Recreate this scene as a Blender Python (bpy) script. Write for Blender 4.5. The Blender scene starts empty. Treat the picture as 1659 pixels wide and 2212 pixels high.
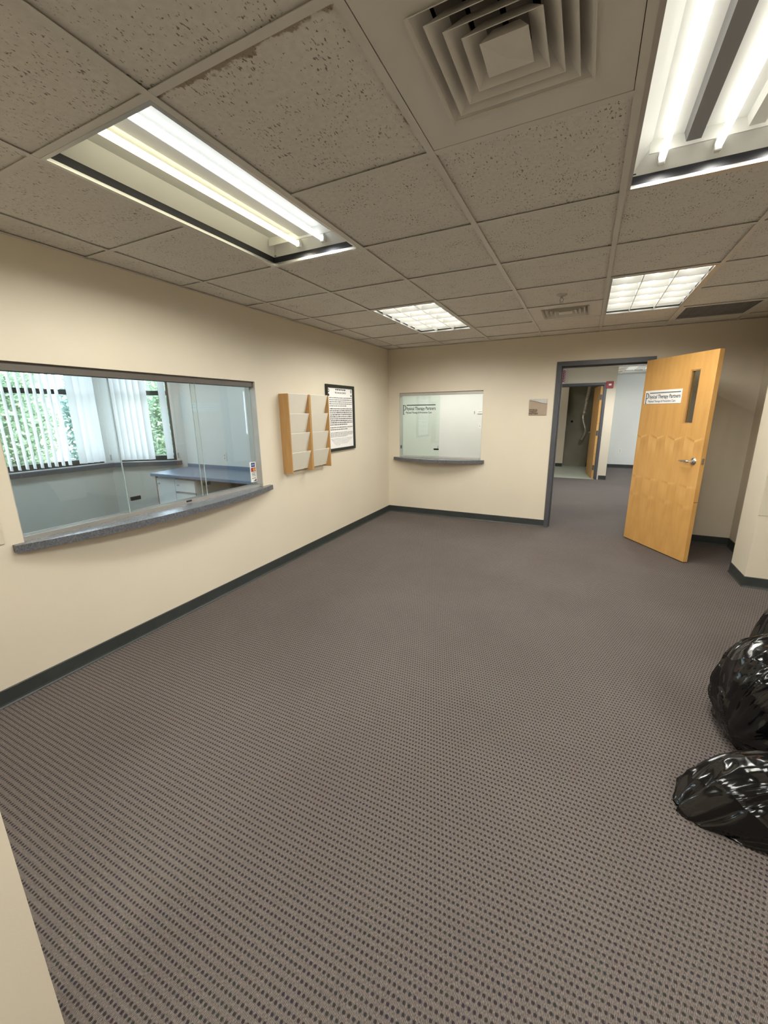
import bpy, bmesh, math, random
from mathutils import Vector, Matrix, noise

random.seed(7)
SC = bpy.context.scene
COL = SC.collection
H = 2.35                      # ceiling height
XL = -2.6214                  # left wall plane
YB = 5.508                    # back wall plane
S = 0.6096                    # ceiling grid pitch
GX, GY = -0.5648, 0.9397      # grid origin

# ------------------------------------------------------------------ camera
def make_camera():
    yaw, pit, rol = 0.458042, -0.242456, -0.01191
    f = 869.64
    cy, sy, cp, sp = math.cos(yaw), math.sin(yaw), math.cos(pit), math.sin(pit)
    fwd = Vector((-sy*cp, cy*cp, sp)); right = Vector((cy, sy, 0)); up = right.cross(fwd)
    r = right*math.cos(rol) + up*math.sin(rol)
    u = -right*math.sin(rol) + up*math.cos(rol)
    cam = bpy.data.cameras.new('camera')
    o = bpy.data.objects.new('camera', cam); COL.objects.link(o)
    m = Matrix((r, u, -fwd)).transposed().to_4x4()
    m.translation = Vector((0, 0, 1.49))
    o.matrix_world = m
    cam.sensor_fit = 'VERTICAL'; cam.sensor_height = 36.0
    cam.lens = f/2212.0*36.0
    cam.clip_start = 0.02; cam.clip_end = 200
    SC.camera = o
make_camera()

# ------------------------------------------------------------------ world, sun, exposure
def make_world():
    w = bpy.data.worlds.new('World'); SC.world = w; w.use_nodes = True
    bg = w.node_tree.nodes['Background']
    bg.inputs[0].default_value = (0.75, 0.87, 1.0, 1); bg.inputs[1].default_value = 2.6
    l = bpy.data.lights.new('sun', 'SUN'); l.energy = 3.0; l.angle = math.radians(1.0)
    l.color = (1.0, 0.94, 0.82)
    o = bpy.data.objects.new('sun', l); COL.objects.link(o)
    d = Vector((-0.62, -0.25, -0.74))
    o.rotation_euler = d.to_track_quat('-Z', 'Y').to_euler()
    o.location = (6, 3, 12)
make_world()
SC.view_settings.view_transform = 'Standard'
SC.view_settings.look = 'None'
SC.view_settings.gamma = 1.0
SC.view_settings.use_curve_mapping = False
SC.view_settings.exposure = 2.2
TUBE = 0.90                   # surface radiance of the lamp tubes
STRIP = 7.4                   # watts of each open fixture tube (row of added downward spots)
CELL = 1.05                    # watts of each unseen spot added in a louvre cell

# ------------------------------------------------------------------ material helpers
class NT:
    def __init__(s, name):
        s.m = bpy.data.materials.new(name); s.m.use_nodes = True
        s.t = s.m.node_tree; s.b = s.t.nodes['Principled BSDF']
        s.out = s.t.nodes['Material Output']
    def n(s, typ, **kw):
        nd = s.t.nodes.new(typ)
        for k, v in kw.items(): setattr(nd, k, v)
        return nd
    def link(s, a, b): s.t.links.new(a, b)
    def setin(s, sock, v):
        if hasattr(v, 'is_output'): s.link(v, sock)
        else: sock.default_value = v
    def math(s, op, a, b=None, c=None, clamp=False):
        nd = s.n('ShaderNodeMath', operation=op, use_clamp=clamp)
        s.setin(nd.inputs[0], a)
        if b is not None: s.setin(nd.inputs[1], b)
        if c is not None: s.setin(nd.inputs[2], c)
        return nd.outputs[0]
    def coord(s, kind='Object'): return s.n('ShaderNodeTexCoord').outputs[kind]
    def sep(s, v):
        nd = s.n('ShaderNodeSeparateXYZ'); s.link(v, nd.inputs[0]); return nd.outputs
    def comb(s, x, y, z):
        nd = s.n('ShaderNodeCombineXYZ')
        for i, v in enumerate((x, y, z)): s.setin(nd.inputs[i], v)
        return nd.outputs[0]
    def vscale(s, v, sc, off=None):
        nd = s.n('ShaderNodeMapping'); s.link(v, nd.inputs[0]); nd.inputs['Scale'].default_value = sc
        if off is not None: s.setin(nd.inputs['Location'], off)
        return nd.outputs[0]
    def noise(s, v, scale, detail=2.0, rough=0.5, out='Fac'):
        nd = s.n('ShaderNodeTexNoise'); s.link(v, nd.inputs['Vector'])
        nd.inputs['Scale'].default_value = scale; nd.inputs['Detail'].default_value = detail
        nd.inputs['Roughness'].default_value = rough
        return nd.outputs[out]
    def ramp(s, f, stops):
        nd = s.n('ShaderNodeValToRGB'); s.link(f, nd.inputs[0])
        el = nd.color_ramp.elements
        while len(el) < len(stops): el.new(0.5)
        for e, (p, c) in zip(el, stops):
            e.position = p; e.color = (c[0], c[1], c[2], 1) if hasattr(c, '__len__') else (c, c, c, 1)
        return nd.outputs[0]
    def smooth(s, f, a, b):
        nd = s.n('ShaderNodeMapRange', interpolation_type='SMOOTHSTEP')
        s.setin(nd.inputs[0], f); nd.inputs[1].default_value = a; nd.inputs[2].default_value = b
        return nd.outputs[0]
    def mix(s, f, a, b, mode='MIX'):
        nd = s.n('ShaderNodeMix', data_type='RGBA', blend_type=mode)
        s.setin(nd.inputs[0], f)
        for i, v in ((6, a), (7, b)):
            if hasattr(v, 'is_output'): s.link(v, nd.inputs[i])
            else: nd.inputs[i].default_value = (v[0], v[1], v[2], 1)
        return nd.outputs[2]
    def bump(s, h, strength=0.2, dist=0.01):
        nd = s.n('ShaderNodeBump'); s.link(h, nd.inputs['Height'])
        nd.inputs['Strength'].default_value = strength; nd.inputs['Distance'].default_value = dist
        s.link(nd.outputs[0], s.b.inputs['Normal'])
    def color(s, c):
        s.setin(s.b.inputs['Base Color'], c if hasattr(c, 'is_output') else (c[0], c[1], c[2], 1))
    def set(s, **kw):
        for k, v in kw.items(): s.b.inputs[k.replace('_', ' ').title() if k != 'IOR' else k].default_value = v

def paint(name, c, rough=0.6, var=0.05, scale=6.0, bump=0.05, metallic=0.0, fine=180.0):
    k = NT(name); v = k.coord()
    f = k.noise(v, scale, 3)
    lo = tuple(max(0, x*(1-var)) for x in c); hi = tuple(min(1, x*(1+var)) for x in c)
    k.color(k.ramp(f, [(0.3, lo), (0.7, hi)]))
    k.b.inputs['Roughness'].default_value = rough; k.b.inputs['Metallic'].default_value = metallic
    if bump: k.bump(k.noise(v, fine, 2), bump, 0.002)
    return k.m

M = {}
M['cream'] = paint('cream_wall_paint', (0.68, 0.61, 0.49), 0.55, 0.02, 2.0, 0.08)
M['white_wall'] = paint('white_wall_paint', (0.74, 0.75, 0.71), 0.55, 0.02, 2.0, 0.06)
M['grey_wall'] = paint('grey_closet_wall', (0.26, 0.24, 0.18), 0.8, 0.10, 3.0, 0.1)  # grey-brown, darker than the cream strip beside it
M['plank'] = paint('light_beige_panel', (0.62, 0.56, 0.44), 0.5, 0.02, 3.0, 0.05)
M['base'] = paint('charcoal_cove_base', (0.034, 0.040, 0.038), 0.42, 0.15, 9.0, 0.05)
M['frame'] = paint('grey_steel_frame', (0.075, 0.076, 0.085), 0.38, 0.06, 9.0, 0.05)
M['black'] = paint('black_plastic', (0.012, 0.012, 0.013), 0.35, 0.1, 20, 0.03)
M['gasket'] = paint('black_gasket', (0.008, 0.008, 0.012), 0.5, 0.3, 40, 0.2)
M['blackframe'] = paint('black_frame', (0.010, 0.012, 0.008), 0.32, 0.2, 20, 0.03)
M['dark'] = paint('dark_duct', (0.012, 0.011, 0.010), 0.9, 0.2, 10, 0.1)
M['grid'] = paint('ceiling_tee_white', (0.66, 0.63, 0.575), 0.45, 0.03, 4, 0.02)
M['reflector'] = paint('white_enamel_reflector', (0.84, 0.84, 0.79), 0.35, 0.02, 5, 0.02)
M['greymetal'] = paint('grey_metal', (0.40, 0.39, 0.38), 0.4, 0.05, 6, 0.02)
M['cover'] = paint('dark_ballast_cover', (0.20, 0.19, 0.185), 0.6, 0.05, 6, 0.02)
M['alum'] = paint('brushed_aluminium', (0.56, 0.55, 0.52), 0.35, 0.05, 8, 0.04, 0.85)
M['alum_dull'] = paint('dull_aluminium_channel', (0.50, 0.48, 0.44), 0.5, 0.05, 8, 0.04, 0.35)
M['brown_channel'] = paint('dark_brown_channel', (0.11, 0.095, 0.08), 0.5, 0.08, 8, 0.04, 0.2)  # dark brown head, darker than the bottom track
M['chrome'] = paint('satin_chrome', (0.62, 0.61, 0.60), 0.2, 0.04, 12, 0.02, 1.0)
M['diffuser'] = paint('diffuser_enamel', (0.68, 0.65, 0.59), 0.5, 0.03, 5, 0.02)
M['eggcrate'] = paint('grey_egg_crate', (0.30, 0.28, 0.26), 0.6, 0.1, 9, 0.02)
M['glassedge'] = paint('polished_glass_edge', (0.42, 0.52, 0.52), 0.25, 0.05, 20, 0)
M['paper'] = paint('white_paper', (0.83, 0.82, 0.80), 0.6, 0.01, 4, 0.0)
M['ink'] = paint('dark_ink', (0.035, 0.035, 0.038), 0.6, 0.1, 40, 0.0)
M['greyink'] = paint('grey_ink', (0.16, 0.16, 0.16), 0.6, 0.1, 40, 0.0)
M['fadedink'] = paint('faded_ink', (0.40, 0.38, 0.39), 0.6, 0.1, 40, 0.0)
M['palegrey'] = paint('pale_pocket_board', (0.66, 0.625, 0.53), 0.5, 0.02, 5, 0.04)
M['offwhite'] = paint('offwhite_plastic', (0.80, 0.79, 0.73), 0.4, 0.02, 10, 0.0)
M['cabinet'] = paint('white_cabinet_laminate', (0.76, 0.78, 0.78), 0.4, 0.02, 6, 0.0)
M['brownpl'] = paint('taupe_plaque', (0.36, 0.275, 0.205), 0.5, 0.08, 9, 0.03)
M['greypl'] = paint('pale_grey_plaque', (0.50, 0.485, 0.45), 0.5, 0.08, 14, 0.03)
M['brownink'] = paint('dark_brown_ink', (0.07, 0.045, 0.022), 0.6, 0.1, 30, 0)
M['red'] = paint('alarm_red', (0.30, 0.012, 0.018), 0.4, 0.1, 10, 0.0)
M['crimson'] = paint('crimson_print', (0.33, 0.01, 0.05), 0.5, 0.1, 10, 0.0)
M['blue'] = paint('card_blue', (0.03, 0.07, 0.22), 0.5, 0.1, 10, 0.0)
M['paleblue'] = paint('card_pale_blue', (0.33, 0.40, 0.66), 0.5, 0.1, 10, 0.0)
M['cardred'] = paint('card_red', (0.55, 0.03, 0.03), 0.5, 0.1, 10, 0.0)
M['cardorange'] = paint('card_orange', (0.80, 0.33, 0.10), 0.5, 0.1, 10, 0.0)
M['vinyl'] = paint('pale_green_vinyl', (0.46, 0.50, 0.44), 0.35, 0.06, 5, 0.05)
M['hole'] = paint('wall_hole_black', (0.008, 0.007, 0.006), 0.9, 0.1, 5, 0)
M['ground'] = paint('pale_concrete', (0.55, 0.55, 0.53), 0.9, 0.1, 3, 0.2)
M['bark'] = paint('brown_bark', (0.10, 0.07, 0.045), 0.9, 0.2, 10, 0.4)
M['siding'] = paint('pale_siding', (0.70, 0.72, 0.74), 0.7, 0.04, 3, 0.1)
M['foil'] = paint('foil_duct', (0.60, 0.58, 0.52), 0.3, 0.15, 30, 0.6, 0.9, 120)

def laminate(name, lo, hi, rough=0.35):
    k = NT(name); v = k.coord()
    a = k.noise(v, 260, 3, 0.7); b = k.noise(v, 90, 2)
    f = k.math('ADD', k.math('MULTIPLY', a, 0.7), k.math('MULTIPLY', b, 0.3))
    k.color(k.ramp(f, [(0.36, lo), (0.5, tuple((x+y)/2 for x, y in zip(lo, hi))), (0.62, hi)]))
    k.b.inputs['Roughness'].default_value = rough
    return k.m
M['counter'] = laminate('grey_blue_speckled_laminate', (0.045, 0.048, 0.056), (0.17, 0.175, 0.19), 0.27)
M['desklam'] = laminate('blue_grey_laminate', (0.13, 0.17, 0.25), (0.23, 0.28, 0.37), 0.3)
M['sill'] = laminate('slate_sill_laminate', (0.06, 0.065, 0.08), (0.10, 0.11, 0.13), 0.35)

def carpet():
    k = NT('taupe_nubby_carpet'); v = k.coord(); x, y, z = k.sep(v)
    px, py = 0.0147, 0.0207
    wob = k.noise(v, 70, 2)
    ys = k.math('DIVIDE', y, py)
    row = k.math('FLOOR', ys)
    par = k.math('MULTIPLY', k.math('FLOORED_MODULO', row, 2.0), 0.5)
    jit = k.noise(k.comb(row, 0.0, 0.0), 3.1, 0)
    xs = k.math('ADD', k.math('DIVIDE', x, px), k.math('ADD', par, k.math('MULTIPLY', jit, 0.25)))
    a = k.math('SUBTRACT', k.math('FRACT', xs), 0.5)
    b = k.math('SUBTRACT', k.math('FRACT', ys), 0.5)
    d = k.math('SQRT', k.math('ADD', k.math('POWER', k.math('ABSOLUTE', k.math('DIVIDE', a, 0.30)), 2.4),
                              k.math('POWER', k.math('ABSOLUTE', k.math('DIVIDE', b, 0.215)), 2.4)))
    d = k.math('ADD', d, k.math('MULTIPLY', k.math('SUBTRACT', k.noise(v, 420, 1), 0.5), 0.9))
    dot = k.math('SUBTRACT', 1.0, k.smooth(d, 0.55, 1.35))
    rib = k.math('SINE', k.math('ADD', k.math('MULTIPLY', x, 2*math.pi/0.0038), k.math('MULTIPLY', wob, 5.0)))
    loops = k.noise(k.vscale(v, (560, 150, 1)), 1.0, 2)
    fib = k.math('ADD', k.math('MULTIPLY', rib, 0.16), k.math('MULTIPLY', loops, 0.92))
    base = k.ramp(fib, [(0.18, (0.068, 0.056, 0.050)), (0.45, (0.143, 0.121, 0.110)), (0.75, (0.30, 0.26, 0.236))])
    hue = k.noise(k.vscale(v, (24, 9, 1)), 1.0, 1, 0.5, 'Color')
    dk = k.mix(0.55, (0.018, 0.016, 0.018), k.mix(1.0, (0.075, 0.065, 0.075), hue, 'MULTIPLY'))
    big = k.noise(v, 1.3, 3)
    col = k.mix(k.math('MULTIPLY', dot, 0.90), base, dk)
    col = k.mix(1.0, col, k.ramp(big, [(0.3, (0.88, 0.86, 0.87)), (0.7, (1.0, 1.0, 1.0))]), 'MULTIPLY')
    k.color(col)
    k.b.inputs['Roughness'].default_value = 0.92
    k.b.inputs['Specular IOR Level'].default_value = 0.15
    hgt = k.math('SUBTRACT', k.math('MULTIPLY', fib, 0.35), dot)
    k.bump(hgt, 0.55, 0.004)
    return k.m
M['carpet'] = carpet()

def tile_mat(stain=False):
    k = NT('fissured_ceiling_tile' + ('_stained' if stain else '')); v = k.coord()
    rnd = k.n('ShaderNodeObjectInfo').outputs['Random']
    off = k.comb(k.math('MULTIPLY', rnd, 37.0), k.math('MULTIPLY', rnd, 91.0), 0.0)
    wv = k.n('ShaderNodeVectorMath', operation='ADD'); k.link(v, wv.inputs[0]); k.link(off, wv.inputs[1])
    p = wv.outputs[0]
    fa = k.noise(k.vscale(p, (150, 62, 1)), 1.0, 2, 0.6)
    dens = k.noise(p, 9, 2)
    thr = k.math('ADD', fa, k.math('MULTIPLY', k.math('SUBTRACT', dens, 0.5), 0.30))
    pit = k.smooth(thr, 0.625, 0.675)
    soft = k.noise(p, 55, 3)
    base = k.ramp(soft, [(0.3, (0.66, 0.63, 0.575)), (0.7, (0.74, 0.71, 0.65))])
    col = k.mix(k.math('MULTIPLY', pit, 0.80), base, (0.10, 0.088, 0.07))
    if stain:
        x, y, z = k.sep(v)
        edge = k.noise(k.vscale(v, (14, 14, 1)), 1.0, 4, 0.65)
        # along the edge nearest the viewer, strongest mid-way; and along the right edge
        t1 = k.math('SUBTRACT', k.math('MULTIPLY', edge, 0.094), k.math('ADD', k.math('ADD', y, 0.3048), k.math('MULTIPLY', k.math('ABSOLUTE', k.math('ADD', x, 0.06)), 0.055)))
        t2 = k.math('SUBTRACT', k.math('MULTIPLY', edge, 0.062), k.math('ADD', k.math('SUBTRACT', 0.3048, x), k.math('MULTIPLY', k.math('ABSOLUTE', k.math('SUBTRACT', y, 0.12)), 0.06)))
        st = k.math('MAXIMUM', k.smooth(t1, 0.006, 0.014), k.smooth(t2, 0.006, 0.014))
        col = k.mix(k.math('MULTIPLY', st, 0.75), col, (0.24, 0.165, 0.085))
    k.color(col); k.b.inputs['Roughness'].default_value = 0.9
    k.bump(k.math('SUBTRACT', k.math('MULTIPLY', soft, 0.3), pit), 0.5, 0.003)
    return k.m
M['tile'] = tile_mat(); M['tile_stain'] = tile_mat(True)

def birch():
    k = NT('honey_birch_veneer'); v = k.coord(); x, y, z = k.sep(v)
    xo = k.math('SUBTRACT', x, 0.0575)
    m = k.math('PINGPONG', xo, 0.1175)                      # bookmatched leaves
    leaf = k.math('FLOOR', k.math('DIVIDE', xo, 0.1175))
    lv = k.noise(k.comb(leaf, 0.0, 0.0), 7.3, 0)
    cloud = k.noise(k.comb(k.math('MULTIPLY', m, 13.0), 0.0, k.math('MULTIPLY', z, 3.2)), 1.0, 3)
    grain = k.noise(k.comb(k.math('MULTIPLY', m, 240.0), 0.0, k.math('MULTIPLY', z, 5.0)), 1.0, 3)
    alt = k.math('FLOORED_MODULO', leaf, 2.0)
    def vee(z0, slope, w, amp):
        s_ = k.math('SUBTRACT', k.math('SUBTRACT', z, z0), k.math('MULTIPLY', m, slope))
        g = k.math('EXPONENT', k.math('MULTIPLY', k.math('POWER', k.math('ABSOLUTE', k.math('DIVIDE', s_, w)), 2.0), -1.0))
        sgn = k.math('SUBTRACT', k.math('MULTIPLY', alt, 2.0), 1.0)
        fade = k.math('SUBTRACT', 1.0, k.smooth(m, 0.05, 0.115))
        below = k.math('EXPONENT', k.math('MULTIPLY', k.math('POWER', k.math('ABSOLUTE', k.math('DIVIDE', k.math('ADD', s_, 0.07), 0.07)), 2.0), -1.0))
        return k.math('ADD', k.math('MULTIPLY', k.math('MULTIPLY', g, sgn), k.math('MULTIPLY', fade, -amp)),
                      k.math('MULTIPLY', k.math('MULTIPLY', below, sgn), amp*0.45))
    f = k.math('ADD', 0.5, k.math('MULTIPLY', k.math('SUBTRACT', cloud, 0.5), 0.50))
    f = k.math('ADD', f, k.math('MULTIPLY', k.math('SUBTRACT', grain, 0.5), 0.12))
    f = k.math('ADD', f, k.math('MULTIPLY', k.math('SUBTRACT', lv, 0.5), 0.16))
    for a in ((1.188, 0.36, 0.010, 0.30), (0.747, 0.10, 0.012, 0.15), (0.545, 0.22, 0.02, 0.10)):
        f = k.math('ADD', f, vee(*a))
    k.color(k.ramp(f, [(0.1, (0.41, 0.205, 0.055)), (0.5, (0.61, 0.33, 0.098)), (0.9, (0.76, 0.47, 0.18))]))
    k.b.inputs['Roughness'].default_value = 0.42
    return k.m
M['birch'] = birch()

def wood(name, lo, hi):
    k = NT(name); v = k.coord()
    g = k.noise(k.vscale(v, (30, 30, 3.0)), 1.0, 3)
    g2 = k.noise(k.vscale(v, (160, 160, 8.0)), 1.0, 2)
    f = k.math('ADD', k.math('MULTIPLY', g, 0.7), k.math('MULTIPLY', g2, 0.3))
    k.color(k.ramp(f, [(0.3, lo), (0.7, hi)])); k.b.inputs['Roughness'].default_value = 0.4
    return k.m
M['maple'] = wood('honey_oak_rack', (0.42, 0.225, 0.075), (0.54, 0.31, 0.12))
M['edgewood'] = wood('brown_edge_wood', (0.33, 0.19, 0.09), (0.42, 0.26, 0.13))

def glass(name, tint, refl=0.10):
    k = NT(name); t = k.t
    tr = k.n('ShaderNodeBsdfTransparent'); tr.inputs[0].default_value = (*tint, 1)
    gl = k.n('ShaderNodeBsdfGlossy'); gl.inputs[0].default_value = (1, 1, 1, 1); gl.inputs['Roughness'].default_value = 0.01
    lw = k.n('ShaderNodeLayerWeight'); lw.inputs[0].default_value = 0.5
    f = k.math('ADD', k.math('MULTIPLY', k.math('POWER', lw.outputs['Facing'], 5.0), 0.9), refl*0.4, clamp=True)
    mx = k.n('ShaderNodeMixShader'); k.link(f, mx.inputs[0]); k.link(tr.outputs[0], mx.inputs[1]); k.link(gl.outputs[0], mx.inputs[2])
    k.link(mx.outputs[0], k.out.inputs[0])
    return k.m
M['glass'] = glass('clear_pane_glass', (0.945, 0.972, 0.972))
M['glass_green'] = glass('green_tint_pane', (0.955, 0.985, 0.975))
M['glass_out'] = glass('outer_window_glass', (0.95, 0.98, 1.0))
M['glass_door'] = glass('wired_vision_glass', (0.80, 0.82, 0.78))
M['clearbag'] = glass('clear_plastic_film', (0.80, 0.82, 0.84), 0.6)

def emit(name, c, s):
    k = NT(name); e = k.n('ShaderNodeEmission'); e.inputs[0].default_value = (*c, 1); e.inputs[1].default_value = s
    k.link(e.outputs[0], k.out.inputs[0]); return k.m
M['tube_cool'] = emit('cool_white_tube', (0.92, 0.97, 1.0), TUBE*0.9)
M['tube_warm'] = emit('warm_white_tube', (1.0, 0.95, 0.66), TUBE*1.15)
M['tube_neutral'] = emit('neutral_white_tube', (1.0, 0.985, 0.90), TUBE)
M['tube_louver'] = emit('neutral_white_tube_louver', (1.0, 0.985, 0.93), TUBE*1.5)
M['tube_day_fill'] = emit('daylight_white_fill_tube', (0.78, 0.93, 1.0), TUBE)  # tubes of the fill light added over the office
M['tube_side'] = emit('neutral_white_tube_side_rooms', (0.95, 0.98, 1.0), TUBE)
M['tube_rear'] = emit('neutral_white_tube_rear_room', (1.0, 0.985, 0.92), TUBE)
LAMPCOL = {'neutral_white_tube_louver': (1.0, 0.985, 0.91), 'cool_white_tube': (0.90, 0.96, 1.0), 'warm_white_tube': (1.0, 0.95, 0.76), 'neutral_white_tube': (1.0, 0.985, 0.91), 'daylight_white_fill_tube': (0.84, 0.94, 1.0), 'neutral_white_tube_side_rooms': (0.99, 0.99, 0.95), 'neutral_white_tube_rear_room': (1.0, 0.985, 0.93)}

def translucent(name, c, amt):
    k = NT(name); v = k.coord()
    k.color(k.ramp(k.noise(v, 8, 2), [(0.3, tuple(x*0.96 for x in c)), (0.7, c)]))
    k.b.inputs['Roughness'].default_value = 0.5
    tl = k.n('ShaderNodeBsdfTranslucent'); tl.inputs[0].default_value = (*c, 1)
    mx = k.n('ShaderNodeMixShader'); mx.inputs[0].default_value = amt
    k.link(k.b.outputs[0], mx.inputs[1]); k.link(tl.outputs[0], mx.inputs[2]); k.link(mx.outputs[0], k.out.inputs[0])
    return k.m
M['vane'] = translucent('vinyl_blind_vane', (0.80, 0.79, 0.76), 0.22)

def leaf_mat(name, lo, hi):
    k = NT(name); v = k.coord()
    f = k.noise(v, 7, 4, 0.7)
    k.color(k.ramp(f, [(0.3, lo), (0.55, tuple((a+b)/2 for a, b in zip(lo, hi))), (0.75, hi)]))
    k.b.inputs['Roughness'].default_value = 0.35
    tl = k.n('ShaderNodeBsdfTranslucent'); tl.inputs[0].default_value = (*hi, 1)
    mx = k.n('ShaderNodeMixShader'); mx.inputs[0].default_value = 0.3
    k.link(k.b.outputs[0], mx.inputs[1]); k.link(tl.outputs[0], mx.inputs[2]); k.link(mx.outputs[0], k.out.inputs[0])
    return k.m
M['leaf'] = leaf_mat('green_leaf', (0.10, 0.17, 0.10), (0.36, 0.46, 0.28))
M['leaf2'] = leaf_mat('yellow_green_leaf', (0.13, 0.22, 0.09), (0.52, 0.56, 0.24))
M['leaf3'] = leaf_mat('blue_green_leaf', (0.09, 0.16, 0.13), (0.30, 0.42, 0.36))

def bag_mat():
    k = NT('black_bin_liner'); v = k.coord()
    k.color((0.004, 0.004, 0.0045))
    k.b.inputs['Roughness'].default_value = 0.12
    k.b.inputs['Specular IOR Level'].default_value = 0.55
    L = Vector((0.78, -0.42, -0.46)).normalized(); A = Vector((0.2, 0.8, -0.4)); A = (A-L*A.dot(L)).normalized(); B = L.cross(A)
    def dot(w, sc):
        nd = k.n('ShaderNodeVectorMath', operation='DOT_PRODUCT'); k.link(v, nd.inputs[0]); nd.inputs[1].default_value = tuple(w*sc)
        return nd.outputs['Value']
    wob = k.noise(v, 3.0, 2)
    p = k.comb(k.math('ADD', dot(L, 2.2), wob), k.math('ADD', dot(A, 9.0), k.math('MULTIPLY', wob, 2.0)), dot(B, 9.0))
    def crease(sc, pw):
        n_ = k.noise(p, sc, 1, 0.4)
        return k.math('POWER', k.math('SUBTRACT', 1.0, k.math('ABSOLUTE', k.math('SUBTRACT', k.math('MULTIPLY', n_, 2.0), 1.0)), None, True), pw)
    h = k.math('ADD', crease(0.55, 7.0), k.math('MULTIPLY', k.noise(v, 9, 1), 0.5))
    k.bump(h, 0.42, 0.03)
    return k.m
M['bag'] = bag_mat()

# ------------------------------------------------------------------ geometry helpers
def bm_(): return bmesh.new()
def box(bm, x0, x1, y0, y1, z0, z1, mat=None):
    vs = [bm.verts.new(p) for p in ((x0, y0, z0), (x1, y0, z0), (x1, y1, z0), (x0, y1, z0),
                                    (x0, y0, z1), (x1, y0, z1), (x1, y1, z1), (x0, y1, z1))]
    for f in ((0, 3, 2, 1), (4, 5, 6, 7), (0, 1, 5, 4), (1, 2, 6, 5), (2, 3, 7, 6), (3, 0, 4, 7)):
        bm.faces.new([vs[i] for i in f])
    return vs
def poly(bm, pts):
    return bm.faces.new([bm.verts.new(p) for p in pts])
def prism(bm, pts, ext):
    """extrude planar polygon pts by vector ext"""
    e = Vector(ext); a = [bm.verts.new(p) for p in pts]; b = [bm.verts.new(Vector(p)+e) for p in pts]
    n = len(pts); bm.faces.new(a[::-1]); bm.faces.new(b)
    for i in range(n): bm.faces.new((a[i], a[(i+1) % n], b[(i+1) % n], b[i]))
def tube(bm, pts, r, seg=10, caps=True):
    rings = []; pts = [Vector(p) for p in pts]; n = len(pts)
    rs = r if hasattr(r, '__len__') else [r]*n
    prev = None
    for i, p in enumerate(pts):
        d = (pts[min(i+1, n-1)] - pts[max(i-1, 0)]).normalized()
        if prev is None:
            a = Vector((0, 0, 1)) if abs(d.z) < 0.9 else Vector((1, 0, 0))
            u = d.cross(a).normalized()
        else: u = (prev - d*prev.dot(d)).normalized()
        prev = u; w = d.cross(u)
        rings.append([bm.verts.new(p + (u*math.cos(2*math.pi*k/seg) + w*math.sin(2*math.pi*k/seg))*rs[i]) for k in range(seg)])
    for a, b in zip(rings, rings[1:]):
        for k in range(seg): bm.faces.new((a[k], a[(k+1) % seg], b[(k+1) % seg], b[k]))
    if caps: bm.faces.new(rings[0][::-1]); bm.faces.new(rings[-1])
def lathe(bm, prof, axis, origin, seg=24):
    """prof: (radius, height) along axis vector from origin"""
    ax = Vector(axis).normalized(); o = Vector(origin)
    a = Vector((0, 0, 1)) if abs(ax.z) < 0.9 else Vector((1, 0, 0))
    u = ax.cross(a).normalized(); w = ax.cross(u); rings = []
    for r, h in prof:
        rings.append([bm.verts.new(o + ax*h + (u*math.cos(2*math.pi*k/seg)+w*math.sin(2*math.pi*k/seg))*max(r, 1e-5)) for k in range(seg)])
    for a, b in zip(rings, rings[1:]):
        for k in range(seg): bm.faces.new((a[k], a[(k+1) % seg], b[(k+1) % seg], b[k]))
    bm.faces.new(rings[0][::-1]); bm.faces.new(rings[-1])
def bevel(bm, w, seg=2):
    bmesh.ops.bevel(bm, geom=[e for e in bm.edges], offset=w, segments=seg, affect='EDGES', profile=0.6)
def finish(bm, name, mat, smooth=False):
    bmesh.ops.recalc_face_normals(bm, faces=bm.faces)
    me = bpy.data.meshes.new(name); bm.to_mesh(me); bm.free()
    if mat: me.materials.append(mat)
    if smooth:
        for p in me.polygons: p.use_smooth = True
    return me
def obj(name, bm, mat, parent=None, smooth=False, autosmooth=None, loc=None, local=False):
    """bm authored in world coords (parents must be unrotated Empties) unless local"""
    if parent is not None and not local:
        off = parent.matrix_basis.translation.copy()
        q = parent.parent
        while q is not None: off += q.matrix_basis.translation; q = q.parent
        bmesh.ops.translate(bm, verts=bm.verts, vec=-off)
    me = finish(bm, name, mat, smooth)
    o = bpy.data.objects.new(name, me); COL.objects.link(o)
    if parent is not None: o.parent = parent
    if loc is not None: o.location = loc
    if autosmooth is not None: me.set_sharp_from_angle(angle=math.radians(autosmooth))
    return o
def link_copy(o, parent=None):
    c = o.copy(); COL.objects.link(c); c.parent = parent
    for ch in list(o.children): link_copy(ch, c)
    return c
def tag(o, label, cat=None, group=None, kind=None):
    o['label'] = label
    if cat: o['category'] = cat
    if group: o['group'] = group
    if kind: o['kind'] = kind
    return o
def thing(name, label, cat, loc=(0, 0, 0), group=None, kind=None, rotz=0.0):
    o = bpy.data.objects.new(name, None); COL.objects.link(o); o.location = loc
    o.rotation_euler = (0, 0, rotz); o.empty_display_size = 0.1
    return tag(o, label, cat, group, kind)
def struct(name, bm, mat, label, cat):
    o = obj(name, bm, mat); return tag(o, label, cat, kind='structure')

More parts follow.
